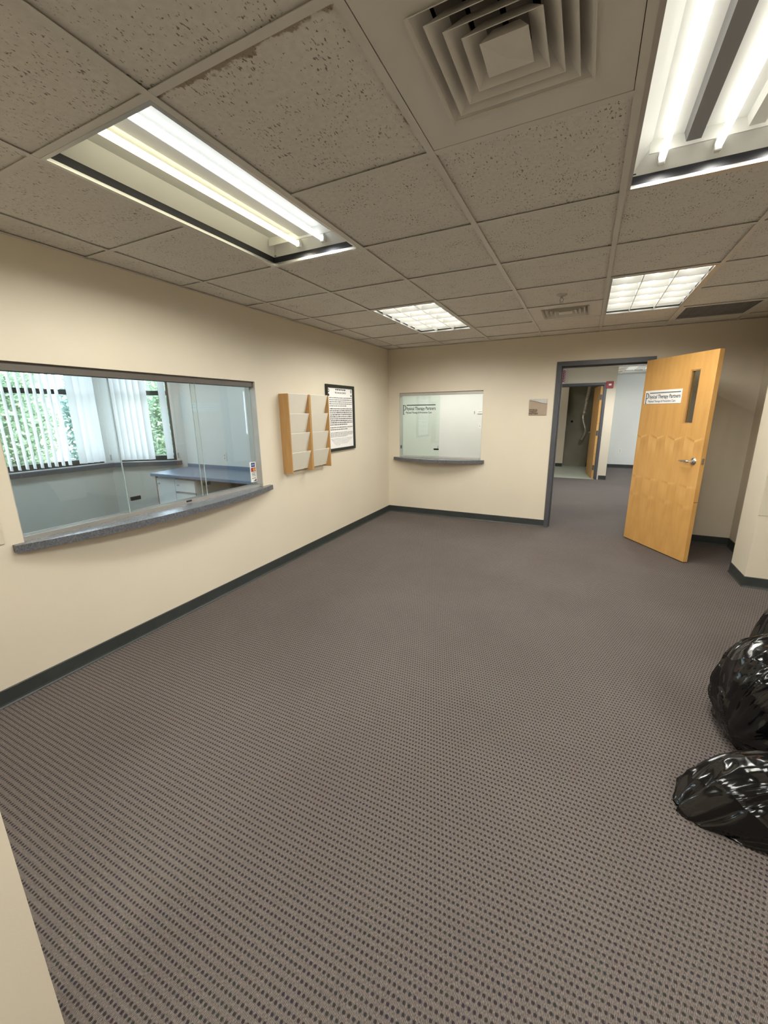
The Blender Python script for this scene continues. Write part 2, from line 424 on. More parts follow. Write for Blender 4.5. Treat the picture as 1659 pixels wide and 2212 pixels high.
def text_bm(s, size, xs=1.0, align='LEFT', shear=0.0, ext=0.0004, spacing=1.0, bold=0.0):
    """text in local XY plane, as bmesh"""
    c = bpy.data.curves.new('t', 'FONT'); c.body = s; c.size = size; c.align_x = align; c.shear = shear
    c.extrude = ext; c.offset = bold; c.space_character = spacing; c.resolution_u = 3
    o = bpy.data.objects.new('t', c); COL.objects.link(o)
    dg = bpy.context.evaluated_depsgraph_get()
    me = bpy.data.meshes.new_from_object(o.evaluated_get(dg))
    bm = bm_(); bm.from_mesh(me)
    bpy.data.objects.remove(o); bpy.data.curves.remove(c); bpy.data.meshes.remove(me)
    bmesh.ops.scale(bm, verts=bm.verts, vec=(xs, 1, 1))
    return bm
def place(bm, origin, xdir, ydir):
    """map local XY(Z) to world: x->xdir, y->ydir, z->normal"""
    X = Vector(xdir).normalized(); Y = Vector(ydir).normalized(); Z = X.cross(Y)
    m = Matrix((X, Y, Z)).transposed().to_4x4(); m.translation = Vector(origin)
    bmesh.ops.transform(bm, matrix=m, verts=bm.verts); return bm

# ================================================================== STRUCTURE
# ---- floors
b = bm_(); box(b, -6.4, 5.0, -3.2, 9.95, -0.06, 0.0); box(b, 0.495, 5.0, 9.95, 12.5, -0.06, 0.0)
struct('floor', b, M['carpet'], 'taupe nubby carpet with rows of dark flecks running through the rooms', 'carpet')
b = bm_(); box(b, -1.2, 0.495, 9.95, 12.7, -0.06, 0.004)
struct('floor', b, M['vinyl'], 'pale green vinyl floor inside the far closet doorway', 'vinyl floor')

# ---- walls
T = 0.12
WY0, WY1, WZ0, WZ1 = 0.987, 2.803, 0.80, 1.762          # left wall hatch
b = bm_()
x0, x1 = XL-T, XL
box(b, x0, x1, -3.2, WY0, 0, H+0.3); box(b, x0, x1, WY1, YB+T, 0, H+0.3)
box(b, x0, x1, WY0, WY1, 0, WZ0); box(b, x0, x1, WY0, WY1, WZ1, H+0.3)
struct('wall_left', b, M['cream'], 'cream painted left wall with a wide hatch window', 'wall')
BX0, BX1, BZ0, BZ1 = -2.447, -1.242, 0.803, 1.757       # back wall hatch
DX0, DX1, DZ = -0.375, 0.627, 2.052                     # door frame outer
b = bm_(); y0, y1 = YB, YB+T
box(b, -2.6214, BX0, y0, y1, 0, H+0.3); box(b, BX1, DX0+0.02, y0, y1, 0, H+0.3); box(b, DX1-0.02, 1.67, y0, y1, 0, H+0.3)
box(b, BX0, BX1, y0, y1, 0, BZ0); box(b, BX0, BX1, y0, y1, BZ1, H+0.3); box(b, DX0+0.02, DX1-0.02, y0, y1, DZ-0.02, H+0.3)
struct('wall_back', b, M['cream'], 'cream back wall with a small hatch and a doorway', 'wall')
b = bm_(); box(b, 1.55, 1.67, 4.60, YB, 0, H+0.3)
struct('wall_niche', b, M['cream'], 'shaded cream side wall of the niche behind the open door', 'wall')
b = bm_(); box(b, 1.345, 3.1, 4.235, 4.60, 0, H+0.3)
struct('wall_pier', b, M['cream'], 'projecting cream wall pier at the right edge', 'wall')
b = bm_(); box(b, 2.98, 3.1, -3.2, 4.235, 0, H+0.3)
struct('wall_right', b, M['cream'], 'cream right wall outside the view', 'wall')
b = bm_(); box(b, XL-T, 3.1, -3.32, -3.2, 0, H+0.3)
struct('wall_front', b, M['cream'], 'cream wall behind the viewer', 'wall')
b = bm_(); box(b, -1.13, -0.993, -3.2, 0.235, 0, H+0.3)
struct('wall_stub', b, M['cream'], 'cream wall end at the lower left corner of the picture', 'wall')

# office behind the hatch
DA, DB = Vector((-6.08, 3.50, 0)), Vector((-5.28, 4.12, 0))     # diagonal wall line
dd = (DB-DA).normalized(); dn = Vector((dd.y, -dd.x, 0))        # room-side normal
OW0, OW1 = -0.25, 3.42                                            # office window y range
b = bm_(); x0, x1 = -6.22, -6.10
box(b, x0, x1, -0.4, OW0, 0, 2.7); box(b, x0, x1, OW1, 3.60, 0, 2.7)
box(b, x0, x1, OW0, OW1, 0, 0.835); box(b, x0, x1, OW0, OW1, 2.25, 2.7)
struct('wall_office_outer', b, M['white_wall'], 'white outer wall of the office below and around its window', 'wall')
UA, UB = 0.10, 0.86                                              # diagonal window along the wall
b = bm_()
def dbox(b, u0, u1, t0, t1, z0, z1):
    vs = box(b, u0, u1, t0, t1, z0, z1)
    for v in vs:
        p = DA + dd*v.co.x - dn*v.co.y; v.co = Vector((p.x, p.y, v.co.z))
dbox(b, -0.06, UA, 0, 0.12, 0, 2.7); dbox(b, UB, 1.10, 0, 0.12, 0, 2.7); dbox(b, UA, UB, 0, 0.12, 0, 0.835); dbox(b, UA, UB, 0, 0.12, 2.25, 2.7)
struct('wall_office_angled', b, M['white_wall'], 'angled white office wall carrying the narrow window', 'wall')
b = bm_(); box(b, -5.35, XL-T, 4.12, 4.24, 0, 2.7)
struct('wall_office_side', b, M['white_wall'], 'white office wall behind the desk', 'wall')
b = bm_(); box(b, -6.22, XL-T, -0.52, -0.40, 0, 2.7)
struct('wall_office_front', b, M['white_wall'], 'white office wall out of view', 'wall')
b = bm_(); box(b, -6.22, XL-T, -0.52, 4.24, 2.62, 2.7); box(b, -5.75, -5.1, 4.1, 4.3, 2.62, 2.7)
struct('ceiling', b, M['grid'], 'plain white ceiling over the office', 'ceiling')

# room behind the back hatch
b = bm_(); box(b, -4.1, -0.87, 8.0, 8.12, 0, 2.7)
struct('wall_rear_room', b, M['white_wall'], 'white wall seen through the small back hatch', 'wall')
b = bm_(); box(b, -4.22, -4.1, YB, 8.12, 0, 2.7); box(b, -4.1, XL-T, YB, YB+T, 0, 2.7)
struct('wall_rear_left', b, M['white_wall'], 'white side wall of the room behind the hatch', 'wall')
b = bm_(); box(b, -0.87, -0.75, YB+T, 9.95, 0, 2.7)
struct('wall_partition', b, M['white_wall'], 'partition between the rear room and the corridor', 'wall')
b = bm_(); box(b, -4.22, -0.87, YB+T, 8.12, 2.46, 2.54)
struct('ceiling', b, M['grid'], 'plain ceiling over the room behind the hatch', 'ceiling')

# corridor, closet, far room
CY = 9.95
b = bm_(); box(b, -0.87, -0.60, CY, CY+T, 0, 2.7); box(b, 0.30, 0.495, CY, CY+T, 0, 2.7); box(b, -0.60, 0.30, CY, CY+T, 2.02, 2.7)
box(b, 0.375, 0.495, CY+T, 12.32, 0, 2.7)
struct('wall_closet_front', b, M['cream'], 'cream wall around the far closet doorway', 'wall')
b = bm_(); box(b, -1.32, -0.475, 11.95, 12.07, 0, 2.7)
struct('wall_closet_pier', b, M['cream'], 'cream strip of wall inside the closet', 'wall')
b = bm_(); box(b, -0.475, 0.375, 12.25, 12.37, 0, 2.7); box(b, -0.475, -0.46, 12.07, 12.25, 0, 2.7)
struct('wall_closet_back', b, M['grey_wall'], 'grey back wall of the closet', 'wall')
b = bm_(); box(b, -1.32, -1.2, CY+T, 11.95, 0, 2.7); box(b, -1.2, -0.87, CY, CY+T, 0, 2.7)
struct('wall_closet_left', b, M['cream'], 'closet side wall hidden from view', 'wall')
b = bm_(); box(b, 0.495, 5.0, 12.2, 12.32, 0, 2.7)
struct('wall_far', b, M['white_wall'], 'white wall at the end of the far room', 'wall')
FW0, FW1 = 10.1, 12.0
b = bm_(); box(b, 4.6, 4.72, YB+T, FW0, 0, 2.7); box(b, 4.6, 4.72, FW1, 12.32, 0, 2.7); box(b, 4.6, 4.72, FW0, FW1, 0, 0.85); box(b, 4.6, 4.72, FW0, FW1, 2.2, 2.7)
struct('wall_far_right', b, M['white_wall'], 'side wall of the far room with its daylight window', 'wall')
b = bm_(); box(b, 1.67, 4.72, YB, YB+T, 0, 2.7)
struct('wall_corridor_near', b, M['white_wall'], 'near wall of the far room behind the niche', 'wall')

# ---- ceilings with grid
def ceiling_grid(root, xa, xb, ya, yb, holes, stain=None, ox=GX, oy=GY):
    """tiles (shared meshes) and tees clipped to the rectangle, as parts of root"""
    meshes = {}
    i0, i1 = math.floor((xa-ox)/S), math.ceil((xb-ox)/S)
    j0, j1 = math.floor((ya-oy)/S), math.ceil((yb-oy)/S)
    for i in range(i0, i1):
        for j in range(j0, j1):
            if (i, j) in holes: continue
            ax, bx = max(ox+i*S, xa), min(ox+(i+1)*S, xb)
            ay, by = max(oy+j*S, ya), min(oy+(j+1)*S, yb)
            if bx-ax < 0.03 or by-ay < 0.03: continue
            w, d = bx-ax, by-ay
            st = stain == (i, j)
            key = (round(w, 3), round(d, 3), st)
            if key not in meshes:
                bm = bm_(); g = 0.003
                box(bm, -w/2+g, w/2-g, -d/2+g, d/2-g, 0.0, 0.016)
                meshes[key] = finish(bm, 'ceiling_tile', M['tile_stain'] if st else M['tile'])
            o = bpy.data.objects.new('ceiling_tile', meshes[key]); COL.objects.link(o)
            o.parent = root; o.location = ((ax+bx)/2, (ay+by)/2, H+0.006 + random.uniform(0, 0.0012))
    fw = 0.012
    def tee(bm, horizontal, c, a, e):
        if horizontal:
            box(bm, a, e, c-fw, c+fw, H, H+0.0018); box(bm, a, e, c-0.001, c+0.001, H+0.0018, H+0.03)
        else:
            box(bm, c-fw, c+fw, a, e, H-0.0006, H+0.0014); box(bm, c-0.001, c+0.001, a, e, H+0.0014, H+0.03)
    for i in range(i0, i1+1):
        x = ox+i*S
        if xa+0.02 < x < xb-0.02:
            bm = bm_(); tee(bm, False, x, ya, yb); obj('main_tee', bm, M['grid'], root)
    cross = {}
    for j in range(j0, j1+1):
        y = oy+j*S
        if not (ya+0.02 < y < yb-0.02): continue
        for i in range(i0, i1):
            if (i, j-1) in holes and (i, j) in holes and holes[(i, j)] == holes[(i, j-1)]: continue
            ax, bx = max(ox+i*S, xa), min(ox+(i+1)*S, xb)
            if bx-ax < 0.03: continue
            key = round(bx-ax, 3)
            if key not in cross:
                bm = bm_(); hw = (bx-ax)/2 - fw
                box(bm, -hw, hw, -fw, fw, 0, 0.0018); box(bm, -hw, hw, -0.001, 0.001, 0.0018, 0.03)
                cross[key] = finish(bm, 'cross_tee', M['grid'])
            o = bpy.data.objects.new('cross_tee', cross[key]); COL.objects.link(o); o.parent = root
            o.location = ((ax+bx)/2, y, H)
    # wall angle
    bm = bm_()
    box(bm, xa, xa+0.022, ya, yb, H, H+0.0015); box(bm, xb-0.022, xb, ya, yb, H, H+0.0015)
    box(bm, xa, xb, yb-0.022, yb, H, H+0.0015); box(bm, xa, xb, ya, ya+0.022, H, H+0.0015)
    obj('wall_angle', bm, M['grid'], root)

holes = {}
LIGHTS = [(-2, 0, 'L'), (1, 0, 'R'), (-2, 4, 'FL'), (1, 4, 'FR'), (-2, -4, 'BL'), (1, -4, 'BR'), (4, 0, 'SR'), (4, -4, 'SB')]
for i, j, n in LIGHTS:
    holes[(i, j)] = n; holes[(i, j+1)] = n
holes[(0, 0)] = 'D1'; holes[(0, 5)] = 'D2'; holes[(2, 6)] = 'G'
b = bm_(); box(b, XL-T, 3.1, -3.32, YB+T, H+0.28, H+0.36)
ceil = struct('ceiling', b, M['dark'], 'suspended ceiling of fissured square tiles in a metal grid', 'ceiling')
ceiling_grid(ceil, XL, 2.98, -3.2, YB, holes, stain=(-1, 0))
b = bm_(); box(b, -0.87, 5.0, YB+T, 12.7, H+0.28, H+0.36); box(b, -1.32, -0.87, CY, 12.7, H+0.28, H+0.36)
ceil2 = struct('ceiling', b, M['dark'], 'tiled ceiling of the corridor and far room', 'ceiling')
ceiling_grid(ceil2, -0.75, 4.6, YB+T, 12.2, {(1, 9): 'C', (1, 10): 'C', (2, 13): 'C2', (2, 14): 'C2', (4, 10): 'C3', (4, 11): 'C3'}, oy=GY+1.2, ox=GX)

# ---- cove baseboards
def baseboard(name, pts, label, h=0.094):
    """pts: floor polyline, room on the LEFT of travel direction"""
    prof = [(0, 0), (0.014, 0), (0.0135, 0.003), (0.008, 0.010), (0.006, 0.02), (0.006, h-0.004), (0.004, h), (0, h)]
    b = bm_(); rows = []
    P = [Vector((p[0], p[1], 0)) for p in pts]
    for i, p in enumerate(P):
        d0 = (P[i]-P[i-1]).normalized() if i > 0 else (P[1]-P[0]).normalized()
        d1 = (P[i+1]-P[i]).normalized() if i < len(P)-1 else d0
        n0 = Vector((-d0.y, d0.x, 0)); n1 = Vector((-d1.y, d1.x, 0))
        n = (n0+n1); n = n/ max(n.length_squared/2, 1e-4)
        rows.append([b.verts.new(p + n*o + Vector((0, 0, z))) for o, z in prof])
    for r0, r1 in zip(rows, rows[1:]):
        for k in range(len(prof)-1): b.faces.new((r0[k], r0[k+1], r1[k+1], r1[k]))
    b.faces.new(rows[0]); b.faces.new(rows[-1][::-1])
    struct(name, b, M['base'], label, 'baseboard')
baseboard('baseboard_left', [(XL, YB), (XL, -3.2)], 'charcoal cove baseboard along the left wall')
baseboard('baseboard_back', [(DX0, YB), (XL, YB)], 'charcoal cove baseboard under the small back hatch')
baseboard('baseboard_niche', [(1.55, 4.60), (1.55, YB), (DX1, YB)], 'dark baseboard in the niche behind the open door')
baseboard('baseboard_pier', [(2.98, 4.235), (1.345, 4.235), (1.345, 4.60), (1.55, 4.60)], 'charcoal baseboard wrapping the right wall pier')
baseboard('baseboard_stub', [(-0.993, -3.2), (-0.993, 0.235), (-1.13, 0.235), (-1.13, -3.2)], 'charcoal baseboard on the wall end at lower left')
baseboard('baseboard_far', [(4.6, 12.2), (0.495, 12.2), (0.495, CY), (0.352, CY)], 'dark baseboard along the far room wall')
baseboard('baseboard_closet', [(-0.475, 11.95), (-1.2, 11.95)], 'dark baseboard on the closet wall strip')

# ================================================================== DOORS
def door_frame(b, x0, x1, ztop, y0, y1, w=0.052):
    """steel frame: two jambs + head wrapping the wall, with a stop"""
    p = 0.012
    box(b, x0, x0+w, y0-p, y1+p, 0, ztop); box(b, x1-w, x1, y0-p, y1+p, 0, ztop)
    box(b, x0+w, x1-w, y0-p, y1+p, ztop-w, ztop)
    s = 0.016; ym = y0+0.052
    box(b, x0+w, x0+w+s, ym, y1-0.01, 0, ztop-w); box(b, x1-w-s, x1-w, ym, y1-0.01, 0, ztop-w)
    box(b, x0+w+s, x1-w-s, ym, y1-0.01, ztop-w-s, ztop-w)
door = thing('door_1', 'honey birch door standing open into the room, with grey steel frame', 'door', (0.13, YB, 0), kind='structure')
b = bm_(); door_frame(b, DX0, DX1, DZ, YB, YB+T); obj('door_frame', b, M['frame'], door)
b = bm_(); box(b, DX0+0.0522, DX0+0.0545, YB+0.006, YB+0.038, 0.955, 1.065); obj('strike_plate', b, M['chrome'], door)
# leaf, in its own local frame: x along the leaf from the hinge, y into the thickness, z up
LEAF_W, LEAF_T, LZ0, LZ1 = 0.868, 0.045, 0.010, 2.001
leaf_rot = math.atan2(-0.847, 0.531)
LU0, LU1, LV0, LV1 = 0.592, 0.706, 1.349, 1.849
b = bm_()
box(b, 0, LU0, 0, LEAF_T, LZ0, LZ1); box(b, LU1, LEAF_W, 0, LEAF_T, LZ0, LZ1)
box(b, LU0, LU1, 0, LEAF_T, LZ0, LV0); box(b, LU0, LU1, 0, LEAF_T, LV1, LZ1)
bmesh.ops.remove_doubles(b, verts=b.verts, dist=1e-5)
leaf = obj('door_leaf', b, M['birch'], door, local=True)
leaf.location = (0.537-0.13, 5.42-YB, 0); leaf.rotation_euler = (0, 0, leaf_rot)
leaf['label'] = 'honey birch slab with bookmatched veneer'
def lp(name, bm, mat, smooth=False, auto=None): return obj(name, bm, mat, leaf, smooth, auto, local=True)
b = bm_(); box(b, LU0+0.004, LU1-0.004, 0.019, 0.025, LV0+0.004, LV1-0.004); lp('vision_glass', b, M['glass_door'])
b = bm_()
for yy0, yy1 in ((0.004, 0.019), (0.025, 0.041)):
    box(b, LU0, LU0+0.010, yy0, yy1, LV0, LV1); box(b, LU1-0.010, LU1, yy0, yy1, LV0, LV1)
    box(b, LU0+0.010, LU1-0.010, yy0, yy1, LV0, LV0+0.010); box(b, LU0+0.010, LU1-0.010, yy0, yy1, LV1-0.010, LV1)
lp('glazing_bead', b, M['maple'])
for side in (0, 1):
    b = bm_(); y_ = 0 if side == 0 else LEAF_T; sg = -1 if side == 0 else 1
    lathe(b, [(0.033, 0), (0.033, 0.004), (0.028, 0.010), (0.018, 0.014)], (0, sg, 0), (0.790, y_, 1.003), 24)
    lp('handle_rose', b, M['chrome'], True, 35)
    b = bm_()
    tube(b, [(0.790, y_+sg*0.010, 1.003), (0.790, y_+sg*0.050, 1.003), (0.784, y_+sg*0.060, 1.003), (0.765, y_+sg*0.062, 1.003), (0.715, y_+sg*0.058, 1.0), (0.675, y_+sg*0.048, 0.998)],
         [0.011, 0.0115, 0.0125, 0.0115, 0.009, 0.007], 12)
    lp('lever_handle', b, M['chrome'], True, 50)
b = bm_(); box(b, LEAF_W, LEAF_W+0.0015, 0.010, 0.035, 0.976, 1.034); lp('latch_plate', b, M['chrome'])
b = bm_(); prism(b, [(LEAF_W+0.0015, 0.015, 0.996), (LEAF_W+0.013, 0.015, 0.996), (LEAF_W+0.005, 0.030, 0.996), (LEAF_W+0.0015, 0.030, 0.996)], (0, 0, 0.02)); lp('latch_bolt', b, M['chrome'])
b = bm_(); box(b, LEAF_W-0.0005, LEAF_W+0.0006, 0.0, LEAF_T, 0.613, 0.617); lp('edge_joint', b, M['brownink'])
for z in (0.22, 1.0, 1.80):
    b = bm_(); tube(b, [(-0.004, LEAF_T+0.006, z-0.05), (-0.004, LEAF_T+0.006, z+0.05)], 0.007, 10); box(b, -0.0015, 0.0, 0.012, LEAF_T, z-0.05, z+0.05)
    lp('hinge', b, M['chrome'])

# big serif P used by the practice's lettering, local XY, unit height 1
def big_p(b, h, w, ext=0.0005):
    st = 0.15*w
    box(b, 0.10*w, 0.10*w+st*1.25, 0, h, -ext, ext)
    box(b, 0.0, 0.10*w+st*2.4, 0, 0.045*h, -ext, ext); box(b, 0.0, 0.45*w, h*0.965, h, -ext, ext)
    n = 14; cx = 0.40*w; cy = 0.72*h; ro = (0.58*w, 0.28*h); ri = (0.40*w, 0.225*h)
    for k in range(n):
        a0, a1 = math.pi*(-0.58+1.16*k/n), math.pi*(-0.58+1.16*(k+1)/n)
        p = [(cx+ro[0]*math.cos(a), cy+ro[1]*math.sin(a)) for a in (a0, a1)]; q = [(cx+ri[0]*math.cos(a), cy+ri[1]*math.sin(a)) for a in (a1, a0)]
        prism(b, [(u, v, -ext) for u, v in p+q], (0, 0, 2*ext))
def practice_lettering(root, W, Hh, origin, xd, yd, dark, mid, local=False):
    """W x Hh block: big P, rule on top, name, tagline"""
    b = bm_(); big_p(b, Hh*0.86, W*0.105); obj('lettering', place(b, origin, xd, yd), dark, root, local=local)
    b = bm_(); box(b, W*0.12, W*0.99, Hh*0.80, Hh*0.88, -0.0005, 0.0005); obj('rule', place(b, origin, xd, yd), mid, root, local=local)
    def line(s, x, y, size, width, m):
        t = text_bm(s, size, bold=size*0.012)
        xs = [v.co.x for v in t.verts]; k = width/(max(xs)-min(xs))
        bmesh.ops.scale(t, verts=t.verts, vec=(k, 1, 1)); bmesh.ops.translate(t, verts=t.verts, vec=(x-min(xs)*k, y, 0))
        obj('lettering', place(t, origin, xd, yd), m, root, local=local)
    line('hysical Therapy Partners', W*0.125, Hh*0.40, Hh*0.42, W*0.87, dark)
    line('Physical Therapy & Preventive Care', W*0.10, Hh*0.10, Hh*0.24, W*0.78, mid)

# sign on the door face (local coords of the leaf plane, placed in world)
fx = Vector((0.531, -0.847, 0)).normalized(); fn = Vector((-0.847, -0.531, 0)).normalized()
so = Vector((0.537, 5.42, 0)) + fx*0.0415 + Vector((0, 0, 1.546))
sg = thing('door_sign', 'white plastic sign with dark lettering fixed on the open birch door', 'sign', so)
b = bm_(); box(b, 0, 0.492, 0, 0.137, 0.0005, 0.004); obj('sign_panel', place(b, so, fx, (0, 0, 1)), M['paper'], sg)
practice_lettering(sg, 0.470, 0.128, so + fx*0.011 + Vector((0, 0, 0.003)) + fn*0.0045, fx, (0, 0, 1), M['ink'], M['greyink'])

# closet door
d2 = thing('door_2', 'far closet doorway with grey steel frame and a wooden leaf opened inward', 'door', (-0.15, CY, 0), kind='structure')
b = bm_(); door_frame(b, -0.63, 0.325, 2.045, CY, CY+T, 0.05); obj('door_frame', b, M['frame'], d2)
b = bm_(); box(b, 0, 0.84, 0, 0.045, 0.01, 1.985)
lf2 = obj('door_leaf', b, M['birch'], d2, local=True); lf2.location = (0.262+0.15, 0.065, 0); lf2.rotation_euler = (0, 0, math.radians(97.5))
for z in (0.25, 1.0, 1.75):
    b = bm_(); box(b, -0.0015, 0, 0.008, 0.045, z-0.055, z+0.055); o = obj('hinge', b, M['frame'], lf2, local=True)
b = bm_(); lathe(b, [(0.03, 0), (0.03, 0.005), (0.02, 0.012), (0.011, 0.03), (0.011, 0.05)], (0, 1, 0), (0.78, 0.045, 0.98), 16)
tube(b, [(0.78, 0.095, 0.98), (0.72, 0.095, 0.98), (0.67, 0.09, 0.98)], 0.009, 8); obj('lever_handle', b, M['chrome'], lf2, local=True, smooth=True, autosmooth=50)

# ================================================================== HATCH WINDOWS
# ---- left hatch
w1 = thing('window_1', 'wide hatch in the left wall with three sliding glass panes', 'window', (XL-0.06, (WY0+WY1)/2, 0.84), kind='structure')
b = bm_(); box(b, XL-0.085, XL-0.020, WY0, WY1, WZ1-0.020, WZ1); box(b, XL-0.085, XL-0.080, WY0, WY1, WZ1-0.045, WZ1-0.020); box(b, XL-0.054, XL-0.050, WY0, WY1, WZ1-0.045, WZ1-0.020); box(b, XL-0.025, XL-0.020, WY0, WY1, WZ1-0.045, WZ1-0.020)
obj('head_channel', b, M['brown_channel'], w1)
b = bm_(); box(b, XL-0.085, XL-0.020, WY0, WY1, 0.842, 0.850)
for xx in (-0.085, -0.0545, -0.024): box(b, XL+xx, XL+xx+0.004, WY0, WY1, 0.850, 0.866)
obj('bottom_track', b, M['alum'], w1)
b = bm_(); box(b, XL-T, XL-0.001, WY1-0.004, WY1, 0.842, WZ1-0.02); obj('jamb_liner', b, M['alum_dull'], w1)
b = bm_(); box(b, XL-T, XL-0.001, WY0, WY0+0.004, 0.842, WZ1-0.02); obj('jamb_liner', b, M['alum_dull'], w1)
def pane(root, x, y0, y1, z0, z1, mat, handle=None):
    b = bm_(); box(b, x-0.003, x+0.003, y0, y1, z0, z1); p = obj('glass_pane', b, mat, root)
    for ye in (y0, y1-0.0025):
        b = bm_(); box(b, x-0.0034, x+0.0034, ye-0.0002, ye+0.0027, z0, z1); obj('polished_edge', b, M['glassedge'], p)
    if handle:
        b = bm_(); hy, hz = handle
        box(b, x+0.0035, x+0.013, hy-0.035, hy+0.035, hz-0.013, hz+0.013); bevel(b, 0.003, 1)
        h = obj('pane_pull', b, M['black'], p)
    return p
P1 = pane(w1, XL-0.067, WY0+0.004, 1.600, 0.852, WZ1-0.022, M['glass'])
P2 = pane(w1, XL-0.038, 1.583, 2.212, 0.852, WZ1-0.022, M['glass'], (1.632, 0.954))
P3 = pane(w1, XL-0.067, 2.190, WY1-0.005, 0.852, WZ1-0.022, M['glass'], (2.235, 0.953))
b = bm_(); box(b, XL-0.028, XL-0.014, 2.00, 2.045, 0.851, 0.863); bevel(b, 0.002, 1); obj('track_lock', b, M['black'], w1)

def bow_counter(name, label, a, e, depth_in, face, bow, axis, zt=0.842, th=0.042, mat=None):
    """bow-fronted ledge through the wall; axis 'y' = left wall, 'x' = back wall"""
    b = bm_(); n = 24; pts = []
    for k in range(n+1):
        t = k/n; u = a+(e-a)*t; s = 0.035 + bow*(1-(2*t-1)**2)
        pts.append((face+s, u) if axis == 'y' else (u, face-s))
    if axis == 'y': pts = [(face, a)] + pts + [(face, e), (face, e-0.09), (face-depth_in, e-0.09), (face-depth_in, a+0.05), (face, a+0.05)]
    else: pts = [(a, face)] + pts + [(e, face), (e-0.05, face), (e-0.05, face+depth_in), (a+0.08, face+depth_in), (a+0.08, face)]
    prism(b, [(p[0], p[1], zt-th) for p in pts], (0, 0, th))
    o = obj(name, b, M['counter']); o.data.materials[0] = M['counter']
    return tag(o, label, 'counter')
c1 = bow_counter('hatch_counter', 'long bowed speckled grey ledge under the wide left hatch', 0.937, 2.893, T+0.02, XL, 0.135, 'y')
c2 = bow_counter('hatch_counter', 'short bowed grey ledge under the small back wall hatch', -2.527, -1.192, T+0.02, YB, 0.17, 'x', zt=0.845)

# ---- card sticker on the right jamb pane
so = Vector((XL-0.0625, 2.720, 0.885))
stk = thing('payment_sticker', 'white strip of card payment marks at the right end of the left hatch', 'sticker', so)
xd, yd = (0, 1, 0), (0, 0, 1)
def sp(name, bm, m): return obj(name, place(bm, so, xd, yd), m, stk)
b = bm_(); box(b, 0, 0.075, 0, 0.182, 0, 0.0006); sp('sticker_paper', b, M['paper'])
b = bm_(); box(b, 0.014, 0.061, 0.137, 0.174, 0.0006, 0.0010); sp('card_mark', b, M['blue'])
b = bm_(); box(b, 0.020, 0.055, 0.149, 0.163, 0.0010, 0.0013); sp('card_mark', b, M['paleblue'])
b = bm_(); box(b, 0.010, 0.066, 0.094, 0.130, 0.0006, 0.0010); sp('card_mark', b, M['ink'])
for cx, m, zz in ((0.028, 'cardred', 0.0012), (0.048, 'cardorange', 0.0014)):
    b = bm_(); lathe(b, [(0.0165, 0), (0.0165, 0.0002)], (0, 0, 1), (cx, 0.112, zz), 20); sp('card_mark', b, M[m])
for za, zc in ((0.083, 0.0865), (0.054, 0.0565)):
    b = bm_(); box(b, 0.012, 0.063, za, zc, 0.0006, 0.0010); sp('card_mark', b, M['ink'])
t = text_bm('VISA', 0.023); bmesh.ops.translate(t, verts=t.verts, vec=(0.012, 0.062, 0.0010)); sp('lettering', t, M['ink'])
t = text_bm('DISCOVER', 0.0125, 0.85); bmesh.ops.translate(t, verts=t.verts, vec=(0.010, 0.030, 0.0010)); sp('lettering', t, M['ink'])
b = bm_(); prism(b, [(0.028, 0.008, 0.0006), (0.066, 0.008, 0.0006), (0.066, 0.024, 0.0006)], (0, 0, 0.0004)); sp('card_mark', b, M['brownink'])

# ---- back hatch
w2 = thing('window_2', 'small back wall hatch with a lettered glass pane slid to the left', 'window', ((BX0+BX1)/2, YB+0.06, 0.845), kind='structure')
b = bm_(); box(b, BX0, BX1, YB+0.020, YB+0.085, BZ1-0.02, BZ1)
for yy in (0.020, 0.050, 0.080): box(b, BX0, BX1, YB+yy, YB+yy+0.004, BZ1-0.040, BZ1-0.02)
obj('head_channel', b, M['alum_dull'], w2)
b = bm_(); box(b, BX0, BX1, YB+0.020, YB+0.085, 0.845, 0.851)
for yy in (0.020, 0.050, 0.080): box(b, BX0, BX1, YB+yy, YB+yy+0.004, 0.851, 0.864)
obj('bottom_track', b, M['alum_dull'], w2)
b = bm_(); box(b, -1.843, -1.335, YB+0.024, YB+0.050, 0.8515, 0.861); obj('track_insert', b, M['black'], w2)
for xx in (BX0, BX1-0.004):
    b = bm_(); box(b, xx, xx+0.004, YB+0.001, YB+T, 0.845, BZ1-0.02); obj('jamb_liner', b, M['alum_dull'], w2)
b = bm_(); box(b, BX0+0.004, BX0+0.014, YB+0.03, YB+0.06, 0.965, 1.015); obj('side_catch', b, M['frame'], w2)
yp = YB+0.037
b = bm_(); box(b, BX0+0.006, -1.848, yp-0.003, yp+0.003, 0.853, BZ1-0.021); pl = obj('glass_pane', b, M['glass_green'], w2)
b = bm_(); box(b, -1.925, -1.850, yp-0.013, yp-0.0035, 0.958, 0.982); bevel(b, 0.003, 1); obj('pane_pull', b, M['black'], pl)
b = bm_(); box(b, -1.868, -1.856, yp-0.010, yp-0.0035, 0.984, 1.02); obj('pane_catch', b, M['greymetal'], pl)
yp2 = YB+0.067
b = bm_(); box(b, BX0+0.006, -1.860, yp2-0.003, yp2+0.003, 0.853, BZ1-0.021); obj('glass_pane', b, M['glass_green'], w2)
lt = thing('window_lettering', 'dark vinyl lettering on the left pane of the back hatch', 'lettering', (-2.40, yp-0.0036, 1.455))
practice_lettering(lt, 0.50, 0.155, Vector((-2.405, yp-0.0038, 1.455)), (1, 0, 0), (0, 0, 1), M['ink'], M['ink'])

